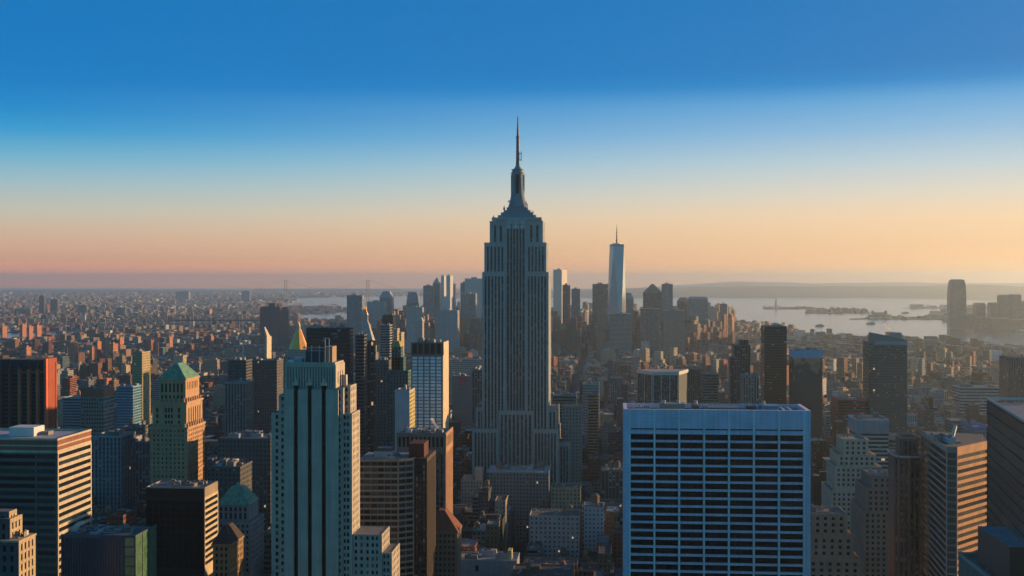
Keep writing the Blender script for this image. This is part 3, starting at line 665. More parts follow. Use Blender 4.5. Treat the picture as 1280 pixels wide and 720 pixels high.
def corner_tower():
    D = 480; x = lambda p: X(p, D); z = lambda p: Z(20, p, D); tn = (.42, .33, .22)
    P = rect(x(-40), x(22), D, D+14); T = Tower('masonry_tower', 'small sunlit stone tower with stepped top in the bottom left corner', 'building', 'the small stone tower in the bottom left corner', P, z(675))
    for (a, c, y0, y1, t_) in ((-40, 22, 0, 14, 676), (-40, 8, 2, 12, 650), (-20, 4, 4, 10, 642)):
        Q = rect(x(a), x(c), D+y0, D+y1); T.core(Q, 60, z(t_), tn); L = x(c)-x(a)
        T.grid(Q, 0, 60, z(t_), T.ncols(L, max(2, int(L/3.2)), .42), T.floors(z(t_+3), 110, 4.2, 2.6, .6), (.10, .10, .11), win=('dark glass',))
        T.grid(Q, 1, 60, z(t_), T.ncols(y1-y0, max(2, int((y1-y0)/3)), .42), T.floors(z(t_+3), 110, 4.2, 2.8, .6), tn, win=('black glass',))
    b = MB(); b.prism(inset(P, -.7), z(678), z(675.5), 'masonry', tint=tn, bottom=True); part(T, b, 'cornice')
    boxes(T, 'rooftop_unit', x(9), x(20), D+2, D+12, z(676), 3, (1, 2.4), (.4, .35, .3), 5)
    T.finish()
corner_tower()
# ---- blue-white window grid tower left of centre
def sky_pane_tower():
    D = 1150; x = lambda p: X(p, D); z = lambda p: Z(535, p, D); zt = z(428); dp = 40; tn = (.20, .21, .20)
    P = rect(x(514), x(553), D, D+dp); T = Tower('office_tower', 'slim tower with windows coloured blue-white as reflected sky and dark notched crown, cream side', 'building', 'the bright blue windowed tower', P, zt)
    T.core(P, 0, zt-1, tn, rtint=(.2, .2, .2)); w = x(553)-x(514); zb = z(444)
    rows = [(z(446+p*4.25+3.2), z(446+p*4.25)) for p in range(24)]; rows.sort()
    b = MB(); b.box(x(514)+.1, x(553), D-.1, D+1, 60, zb, 'masonry', tint=tn); 
    T.grid(P, 0, 60, zb, T.ncols(w, 5, .78, .5), rows, tn, win=('painted sky pane', 'painted sky pane', 'painted sky pane b'), t=.7, mull=1)
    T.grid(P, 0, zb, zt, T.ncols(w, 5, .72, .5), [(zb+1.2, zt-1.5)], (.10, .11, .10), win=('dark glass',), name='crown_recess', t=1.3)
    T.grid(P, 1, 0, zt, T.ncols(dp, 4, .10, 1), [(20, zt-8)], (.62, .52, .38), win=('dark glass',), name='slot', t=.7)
    boxes(T, 'rooftop_unit', x(516), x(552), D+4, D+34, zt-1, 8, (1.5, 4), (.3, .28, .25), 3)
    T.finish()
def sky_pane(name, c):
    t, b, o = newmat(name); g = N(t, 'ShaderNodeNewGeometry'); s = N(t, 'ShaderNodeSeparateXYZ'); t.links.new(g.outputs['Position'], s.inputs[0])
    f = math_node(t, 'FRACT', math_node(t, 'DIVIDE', s.outputs[2], 3.257)); t.links.new(vary(t, (*c, 1), .3, .1), b.inputs['Base Color']); b.inputs['Roughness'].default_value = .4
sky_pane('painted sky pane', (.80, .88, .97)); sky_pane('painted sky pane b', (.62, .74, .88))  # sky reflection painted into the window panes as pale blue
sky_pane_tower()

def brown_tower():
    D = 850; x = lambda p: X(p, D); z = lambda p: Z(530, p, D); zt = z(541); dp = 37; tn = (.16, .12, .10)
    P = rect(x(496), x(556), D, D+dp); T = Tower('office_tower', 'dark brown tower with a colonnade of tall top openings below the blue windowed tower', 'building', 'the dark brown tower with tall top openings', P, zt)
    T.core(P, 0, zt-1, tn, rtint=(.2, .18, .17)); w = x(556)-x(496)
    T.grid(P, 0, z(566), zt, T.ncols(w, 11, .58, .6), [(z(559), z(546))], (.21, .16, .13), win=('black glass',), t=1)
    T.grid(P, 0, 40, z(566), T.ncols(w, 11, .5, .6), [(60, z(569))], tn, win=('strip brown',), name='window_strip', t=.8, mt=.3)
    T.grid(P, 1, z(566), zt, T.ncols(dp, 5, .5, .6), [(z(559), z(546))], (.42, .24, .15), win=('dark glass',), t=1)
    T.grid(P, 1, 40, z(566), T.ncols(dp, 6, .45, .6), [(60, z(569))], (.42, .24, .15), win=('strip brown',), name='window_strip', t=.8, mt=.3)  # side wall tint raised to hold its sunlit brown
    boxes(T, 'rooftop_unit', x(499), x(553), D+3, D+26, zt-1, 11, (1, 2.8), (.3, .28, .28), 7)
    T.finish()
def zstrip(name, fh, frac, g, sp, blind=.15):
    t, b, o = newmat(name); gn = N(t, 'ShaderNodeNewGeometry'); s = N(t, 'ShaderNodeSeparateXYZ'); t.links.new(gn.outputs['Position'], s.inputs[0])
    v = math_node(t, 'DIVIDE', s.outputs[2], fh); c = N(t, 'ShaderNodeCombineXYZ'); t.links.new(math_node(t, 'FLOOR', math_node(t, 'MULTIPLY', math_node(t, 'ADD', s.outputs[0], s.outputs[1]), .5)), c.inputs[0]); t.links.new(math_node(t, 'FLOOR', v), c.inputs[1])
    wn = N(t, 'ShaderNodeTexWhiteNoise', noise_dimensions='2D'); t.links.new(c.outputs[0], wn.inputs['Vector'])
    gl = mixc(t, math_node(t, 'LESS_THAN', wn.outputs['Value'], blind), g, (.2, .19, .17)); m = math_node(t, 'LESS_THAN', math_node(t, 'FRACT', v), frac)
    t.links.new(mixc(t, m, sp, gl), b.inputs['Base Color']); t.links.new(math_node(t, 'MULTIPLY_ADD', m, -.5, .65), b.inputs['Roughness'])
zstrip('strip brown', 3.7, .55, (.012, .012, .014), (.06, .045, .04)); zstrip('strip grey', 3.7, .6, (.02, .025, .03), (.10, .10, .10)); zstrip('strip dark', 3.7, .6, (.01, .012, .014), (.03, .03, .03))
brown_tower()

def banded_block():
    D = 700; x = lambda p: X(p, D); z = lambda p: Z(480, p, D); zt = z(574); tn = (.24, .22, .18)
    a = (x(446), D); b_ = (x(497), D+1.5); c = (x(514), D+7); d = (x(514)+2, D+34); e = (x(446), D+34)
    P = [a, b_, c, d, e]; T = Tower('office_block', 'dark office slab with chamfered corner and thin pale floor bands, right of the black-slotted tower', 'building', 'the chamfered block with pale floor bands', P, zt)
    T.core(P, 0, zt-.8, tn, rtint=(.22, .22, .24)); rows = T.floors(zt-1, 82, 3.55, 2.3, .6)
    for i in (0, 1): L = frame(P, i)[3]; n = 6 if i == 0 else 2; T.grid(P, i, 0, zt, T.ncols(L, n, .93, .2), rows, tn, win=('dark glass', 'black glass', 'blue glass'), t=.45, mull=2)
    T.grid(P, 2, 0, zt, T.ncols(frame(P, 2)[3], 4, .9, .2), rows, (.1, .09, .08), win=('black glass',), t=.45, mull=2)
    b = MB(); b.box(x(464), x(487), D+10, D+20, zt-.8, zt+3, 'plain paint', tint=(.35, .36, .38)); b.box(x(466), x(485), D+11, D+19, zt+3, zt+5, 'dark steel'); part(T, b, 'cooling_tower')
    boxes(T, 'rooftop_unit', x(450), x(510), D+4, D+28, zt-.8, 8, (.8, 2), (.3, .3, .3), 9)
    T.finish()
    P = rect(x(506), x(530), D+9, D+44); z2 = z(557.5)
    T = Tower('office_tower', 'near-black slab with a box-like dark rooftop just right of the banded block', 'building', 'the near-black slab beside the banded block', P, z2)
    T.core(P, 0, z(575), (.03, .028, .028), rtint=(.05, .05, .05)); T.grid(P, 0, 0, z(575), T.ncols(x(530)-x(506), 5, .6, .4), [(60, z(580))], (.03, .028, .028), win=('strip dark',), name='window_strip', t=.4)
    T.grid(P, 1, 0, z(575), T.ncols(35, 10, .6, .4), [(60, z(580))], (.09, .07, .055), win=('strip dark',), name='window_strip', t=.5)
    b = MB(); b.box(x(507), x(526), D+12, D+30, z(575), z2, 'masonry', tint=(.09, .03, .025)); part(T, b, 'bulkhead')
    T.finish()
banded_block()

def gabled(nm, label, short, D, x0, x1, x2, ytop, ybase, tn, rooft, dp=26, floors_=True):
    x = lambda p: X(p, D); z = lambda p: Z((x0+x1)/2, p, D)
    P = rect(x(x0), x(x1), D, D+dp); T = Tower(nm, label, 'building', short, P, z(ytop)); T.core(P, 0, z(ybase), tn)
    w = x(x1)-x(x0)
    T.grid(P, 0, 0, z(ybase), T.ncols(w, max(3, int(w/3)), .5), T.floors(z(ybase)-1, 66, 3.7, 2, .8), tn, win=('dark glass', 'black glass'), t=.4)
    T.grid(P, 1, 0, z(ybase), T.ncols(dp, max(3, int(dp/3.2)), .45), T.floors(z(ybase)-1, 66, 3.7, 2, .8), tn, win=('dark glass',), t=.4)
    b = MB(); Q = inset(P, -.8); cx = (Q[0][0]+Q[1][0])/2; cy = (Q[0][1]+Q[2][1])/2; dx, dy = w*.10, dp*.22
    b.prism(Q, z(ybase), z(ytop), 'masonry' if isinstance(rooft, tuple) else rooft, tint=rooft if isinstance(rooft, tuple) else None, taper=[(cx-dx, cy-dy), (cx+dx, cy-dy), (cx+dx, cy+dy), (cx-dx, cy+dy)], bottom=True); part(T, b, 'roof')
    b = MB(); b.prism(inset(P, -.9), z(ybase)-1.2, z(ybase)-.02, 'masonry', tint=tn, bottom=True); part(T, b, 'cornice')
    T.finish()
gabled('pyramid_roof_building', 'dark masonry building with brown pyramid roof, orange-lit side, below the brown tower', 'the pyramid-roofed block below the brown tower', 760, 530, 571, 578, 640, 664, (.20, .15, .11), (.20, .07, .045), 20)
gabled('pyramid_roof_building', 'small dark building with dark hipped roof and golden side beside the black tower', 'the small hipped-roof building beside the black tower', 680, 266, 287, 297, 660, 680, (.28, .19, .11), (.05, .04, .04), 24)
def octagon_green():
    D = 790; x = lambda p: X(p, D); z = lambda p: Z(291, p, D); tn = (.22, .24, .26)
    P = rect(x(267), x(313), D, D+30); T = Tower('office_tower', 'grey-blue tower with green copper pyramid cap right of the black tower', 'building', 'the grey tower with small green pyramid cap', P, z(630))
    T.core(P, 0, z(652), tn); w = x(313)-x(267)
    T.grid(P, 0, 0, z(652), T.ncols(w, 8, .5), T.floors(z(654), 62, 3.7, 2, .8), tn, win=('dark glass', 'blue glass'), t=.4)
    T.grid(P, 1, 0, z(652), T.ncols(30, 9, .5), T.floors(z(654), 62, 3.7, 2, .8), tn, win=('dark glass',), t=.4)
    K = rect(x(270), x(309), D+3, D+25); T.core(K, z(652), z(632), tn); T.grid(K, 0, z(652), z(632), T.ncols(x(309)-x(270), 6, .5), [(z(650), z(642)), (z(640), z(635))], tn, t=.4)
    b = MB(); cx = (x(270)+x(309))/2; b.prism(inset(K, -.7), z(631.8), z(612), 'copper green', taper=rect(cx-4, cx+4, D+10, D+18), bottom=True); b.cyl(cx, D+14, 2.2, z(612), z(606), 'copper green', 8, .2); part(T, b, 'roof')
    T.finish()
octagon_green()

# ---- right side towers
def mid_pair():
    # dark slim pier tower
    D = 700; x = lambda p: X(p, D); z = lambda p: Z(1136, p, D); tn = (.13, .10, .09)
    P = rect(x(1121), x(1152), D, D+26); T = Tower('office_tower', 'slim dark brown octagonal-fronted tower with vertical piers beside orange banded tower', 'building', 'the slim dark pier tower', P, z(556))
    a = inset(P, 0); P8 = [(x(1124), D), (x(1136), D-2), (x(1150), D), (x(1154), D+5), (x(1154), D+22), (x(1124), D+26), (x(1121), D+20), (x(1121), D+4)]
    T.core(P8, 0, z(571), tn, rtint=(.2, .2, .2)); 
    for i in (0, 1, 7): L = frame(P8, i)[3]; T.grid(P8, i, 60, z(571), T.ncols(L, 2 if L > 5 else 1, .5, .3), [(70, z(600)), (z(597), z(573.5))], tn, win=('strip dark',), name='window_strip', t=.5)
    K = [(x(1131), D+4), (x(1149), D+4), (x(1153), D+9), (x(1153), D+18), (x(1149), D+22), (x(1131), D+22), (x(1129), D+18), (x(1129), D+8)]
    T.core(K, z(571), z(550), tn, rtint=(.05, .05, .05)); b = MB(); b.parapet(K, z(550), 1.2, .5, 'masonry', (.3, .2, .17)); part(T, b, 'parapet')
    for i in (0, 7): T.grid(K, i, z(571), z(550), T.ncols(frame(K, i)[3], 3 if i == 0 else 1, .5, .3), [(z(569), z(553))], tn, win=('strip dark',), name='window_strip', t=.4)
    b = MB(); b.parapet(inset(P8, -.55), z(571.8), .8, .6, 'masonry', (.45, .42, .42)); part(T, b, 'ledge')
    T.finish()
    # banded tower, sunlit orange put into the tint of one face
    D = 650; x = lambda p, d=D: X(p, d); z = lambda p: Z(1200, p, D); zt = z(556)
    a = (x(1184, 642), 642); b1 = (x(1196, 641), 641); c = (x(1234, 668), 668); d = (x(1228, 705), 705); e = (x(1152, 716), 716)
    P = [a, b1, c, d, e]; T = Tower('office_tower', 'angular glass tower with orange sunlit horizontal bands on its right-hand face', 'building', 'the orange banded angular tower', P, zt)
    tn = (.10, .13, .14); T.core(P, 0, zt-1, tn, rtint=(.10, .11, .12)); rows = T.floors(zt-2.5, 70, 3.75, 2.7, .4)
    T.grid(P, 4, 0, zt, [(.4, frame(P, 4)[3]-.4)], rows, (.26, .27, .27), win=('blue glass', 'dark glass'), name='window_band', mull=24, t=.35)
    T.grid(P, 0, 0, zt, [(.3, frame(P, 0)[3]-.2)], rows, (.10, .16, .19), win=('teal glass',), name='window_band', mull=3, t=.3)
    L = frame(P, 1)[3]; lean = T.floors(zt-3.5, 70, 3.75, 2.1, .6)
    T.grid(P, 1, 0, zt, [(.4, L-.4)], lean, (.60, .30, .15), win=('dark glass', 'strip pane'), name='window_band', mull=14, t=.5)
    boxes(T, 'rooftop_unit', x(1180), x(1222), 660, 695, zt-1, 10, (1, 3.5), (.25, .3, .33), 12)
    bb = MB(); bb.bar((x(1205), 672, zt), (x(1222), 690, zt+5), .8, 'plain paint', (.6, .55, .4)); part(T, bb, 'crane_arm')
    T.finish()
glassm('strip pane', (.05, .045, .04), .2)
mid_pair()
def dark_right():
    y0, y1 = 372, 470; xa = X(1282, y0); xb = X(1235, y1); zt = Z(1235, 497, y1)
    P = [(X(1305, 372), 372), (X(1380, 372), 372), (X(1330, y1), y1), (xb, y1)]
    P = [(X(1300, 372), 372), (X(1300, 372)+45, 372), (xb+45, y1), (xb, y1)]
    T = Tower('glass_tower', 'large dark green glass tower with a thin pale roof edge at the right border', 'building', 'the dark green glass tower at the right border', P, zt)
    T.core(P, 0, zt-2, (.02, .035, .035), rtint=(.10, .16, .26)); fr = frame(P, 3); L = fr[3]
    T.grid(P, 3, 0, zt, [(.3, L-.3)], T.floors(zt-1.5, 90, 4.0, 3.5, .3), (.03, .05, .05), win=('green dark', 'green dark b'), name='window_band', mull=40, t=.25)
    T.grid(P, 0, 0, zt, [(.3, 44)], T.floors(zt-1.5, 90, 4.0, 3.5, .3), (.03, .05, .05), win=('green dark',), name='window_band', mull=12, t=.25)
    b = MB(); b.parapet(inset(P, -.3), zt-.8, .8, .5, 'plain paint', (.5, .5, .5)); part(T, b, 'parapet')
    T.finish()
glassm('green dark', (.008, .045, .05), .3, .0, amt=1.2, scale=.05, wob=.1, spec=.3); glassm('green dark b', (.012, .07, .07), .3, .0, amt=1.2, scale=.05, wob=.1, spec=.3)
dark_right()
def deco_steps(nm, label, short, D, xs, tiers, tn, dp, wins=('dark glass', 'black glass'), pitch=3.3, fr_=.45):
    x = lambda p: X(p, D); z = lambda p: Z(xs, p, D); P = rect(x(tiers[-1][0]), x(tiers[-1][1]), D, D+dp)
    T = Tower(nm, label, 'building', short, P, z(tiers[0][2])); n = len(tiers); zb = [0]*n
    for k, (a, c, t_) in enumerate(tiers):
        ins = (n-1-k)*2.2; Q = rect(x(a), x(c), D+ins, D+dp-ins*.6); zlow = z(tiers[k+1][2])-1 if k < n-1 else 0; w = x(c)-x(a)
        T.core(Q, zlow, z(t_)-.3, tn, rtint=(.2, .19, .18)); bot = zlow+.5 if k < n-1 else Z(xs, 735, D)
        for i in (0, 1, 3):
            L = frame(Q, i)[3]; nc = int((L-1)/pitch)
            if nc: T.grid(Q, i, zlow, z(t_), T.ncols(L, nc, fr_, .6), T.floors(z(t_)-.6, bot, 3.6, 1.9, .9), tn, win=wins, t=.35)
    b = MB()
    for k, (a, c, t_) in enumerate(tiers): ins = (n-1-k)*2.2; b.parapet(inset(rect(x(a), x(c), D+ins, D+dp-ins*.6), -.45), z(t_)-.2, .9, .5, 'masonry', tn)
    part(T, b, 'parapet')['kind'] = 'stuff'
    return T, x, z
T, x, z = deco_steps('stepped_tower', 'cream masonry tower with stepped setbacks right of the wide slab', 'the cream stepped setback tower', 900, 1075, [(1058, 1088, 552), (1050, 1097, 571), (1046, 1103, 585), (1040, 1108, 615), (1034, 1112, 650)], (.42, .37, .31), 42)
b = MB(); b.box(x(1088)-1.4, x(1088)+.4, 906, 912, z(553), z(550.5), 'masonry', tint=(.6, .5, .4)); part(T, b, 'chimney'); tank(T, x(1066), 925, z(552)); T.finish()
T, x, z = deco_steps('stepped_tower', 'dark brown stepped masonry block in shadow in front of the cream setback tower', 'the dark stepped block in shadow', 800, 1100, [(1092, 1118, 597), (1085, 1122, 612), (1080, 1124, 640)], (.20, .18, .16), 40)
boxes(T, 'rooftop_unit', x(1094), x(1116), 812, 828, z(597), 4, (1, 3)); T.finish()
T, x, z = deco_steps('masonry_tower', 'tan stepped masonry building at the lower right of the wide slab', 'the tan stepped building right of the wide slab', 700, 1045, [(1008, 1060, 645), (1005, 1068, 672), (1000, 1076, 700)], (.36, .28, .21), 30, pitch=4.2, fr_=.4)
boxes(T, 'rooftop_unit', x(1014), x(1056), 710, 722, z(645), 5, (1, 3.6), (.2, .2, .2)); T.finish()

def ribbon_box(nm, label, short, D, x0, x1, top, dp, tn, frame_t, style='ribbon', crown=None, pv=3.7, pu=3.2, cat='building', par=True, fins=0, units=4, rt=(.2, .2, .21), E=None, nband=0):
    """medium-distance tower: shader windows plus real crown, fins, plant"""
    x = lambda p: X(p, D); z = lambda p: Z((x0+x1)/2, p, D); zt = z(top)
    P = rect(x(x0), x(x1), D, D+dp); T = Tower(nm, label, cat, short, P, zt)
    T.wall.prism(P, 0, zt-1, style, 'roofing', tn, rt, pu, pv)
    if par: b = MB(); b.parapet(inset(P, -.25), zt-1.2, 1.2, .6, 'masonry', frame_t); part(T, b, 'parapet')
    if crown: b = MB(); b.prism(inset(P, -.2), zt-crown[0], zt-1.25, 'masonry', tint=crown[1], bottom=True); part(T, b, 'crown')
    for k in range(fins+1 if fins else 0):
        b = MB(); xx = x(x0)+(x(x1)-x(x0))*k/fins; w = .35 if fins > 6 else .8; b.box(xx-w, xx+w, D-.9, D-.02, 20, zt-.2, 'masonry', tint=frame_t, bottom=True); part(T, b, 'fin')
    if units: boxes(T, 'rooftop_unit', x(x0)+1, x(x1)-1, D+2, D+dp-2, zt-1, units, (1.5, 4.5), (.25, .25, .26), int(x0))
    return T, x, z
TB = ribbon_box
T, x, z = TB('glass_tower', 'tall teal glass residential tower with a slanting roof line against the river', 'the teal glass tower with slanting top', 1500, 1086, 1134, 428, 34, (.06, .12, .12), (.10, .16, .17), 'curtain teal', units=0, pv=3.3, pu=2.6)
P = rect(x(1086), x(1134), 1500, 1534)
b = MB(); a_, c_ = x(1086), x(1134)
b.v = []; zz0, zl, zr = z(428), z(415), z(424.5)
b.prism([(a_, 1500), (a_+.7*(c_-a_), 1500), (a_+.7*(c_-a_), 1503), (a_, 1503)], zz0-1.2, zz0-.2, 'masonry', tint=(.1, .16, .17))
ym = 1500.3
for (y0_, y1_) in ((1500.3, 1502),):
    pts = [(a_, zz0-1), (c_, zz0-1), (c_, zr), (a_, zl)]
    b.face([(p, y0_, q) for p, q in pts], 'plain paint', tint=(.10, .18, .19)); b.face([(p, y1_, q) for p, q in reversed(pts)], 'plain paint', tint=(.10, .18, .19)); b.face([(a_, y0_, zl), (c_, y0_, zr), (c_, y1_, zr), (a_, y1_, zl)], 'plain paint', tint=(.3, .35, .35)); b.face([(c_, y0_, zz0-1), (c_, y1_, zz0-1), (c_, y1_, zr), (c_, y0_, zr)], 'plain paint', tint=(.2, .25, .25)); b.face([(a_, y1_, zz0-1), (a_, y0_, zz0-1), (a_, y0_, zl), (a_, y1_, zl)], 'plain paint', tint=(.1, .18, .19))
part(T, b, 'slanted_screen'); b = MB(); b.box(x(1119), x(1131), 1515, 1530, zz0, z(416.5), 'plain paint', tint=(.3, .3, .28)); part(T, b, 'bulkhead')
b = MB(); b.box(x(1094), x(1134), 1499.2, 1499.9, z(431), z(426.5), 'plain paint', tint=(.22, .32, .36), bottom=True); part(T, b, 'top_band'); T.finish()
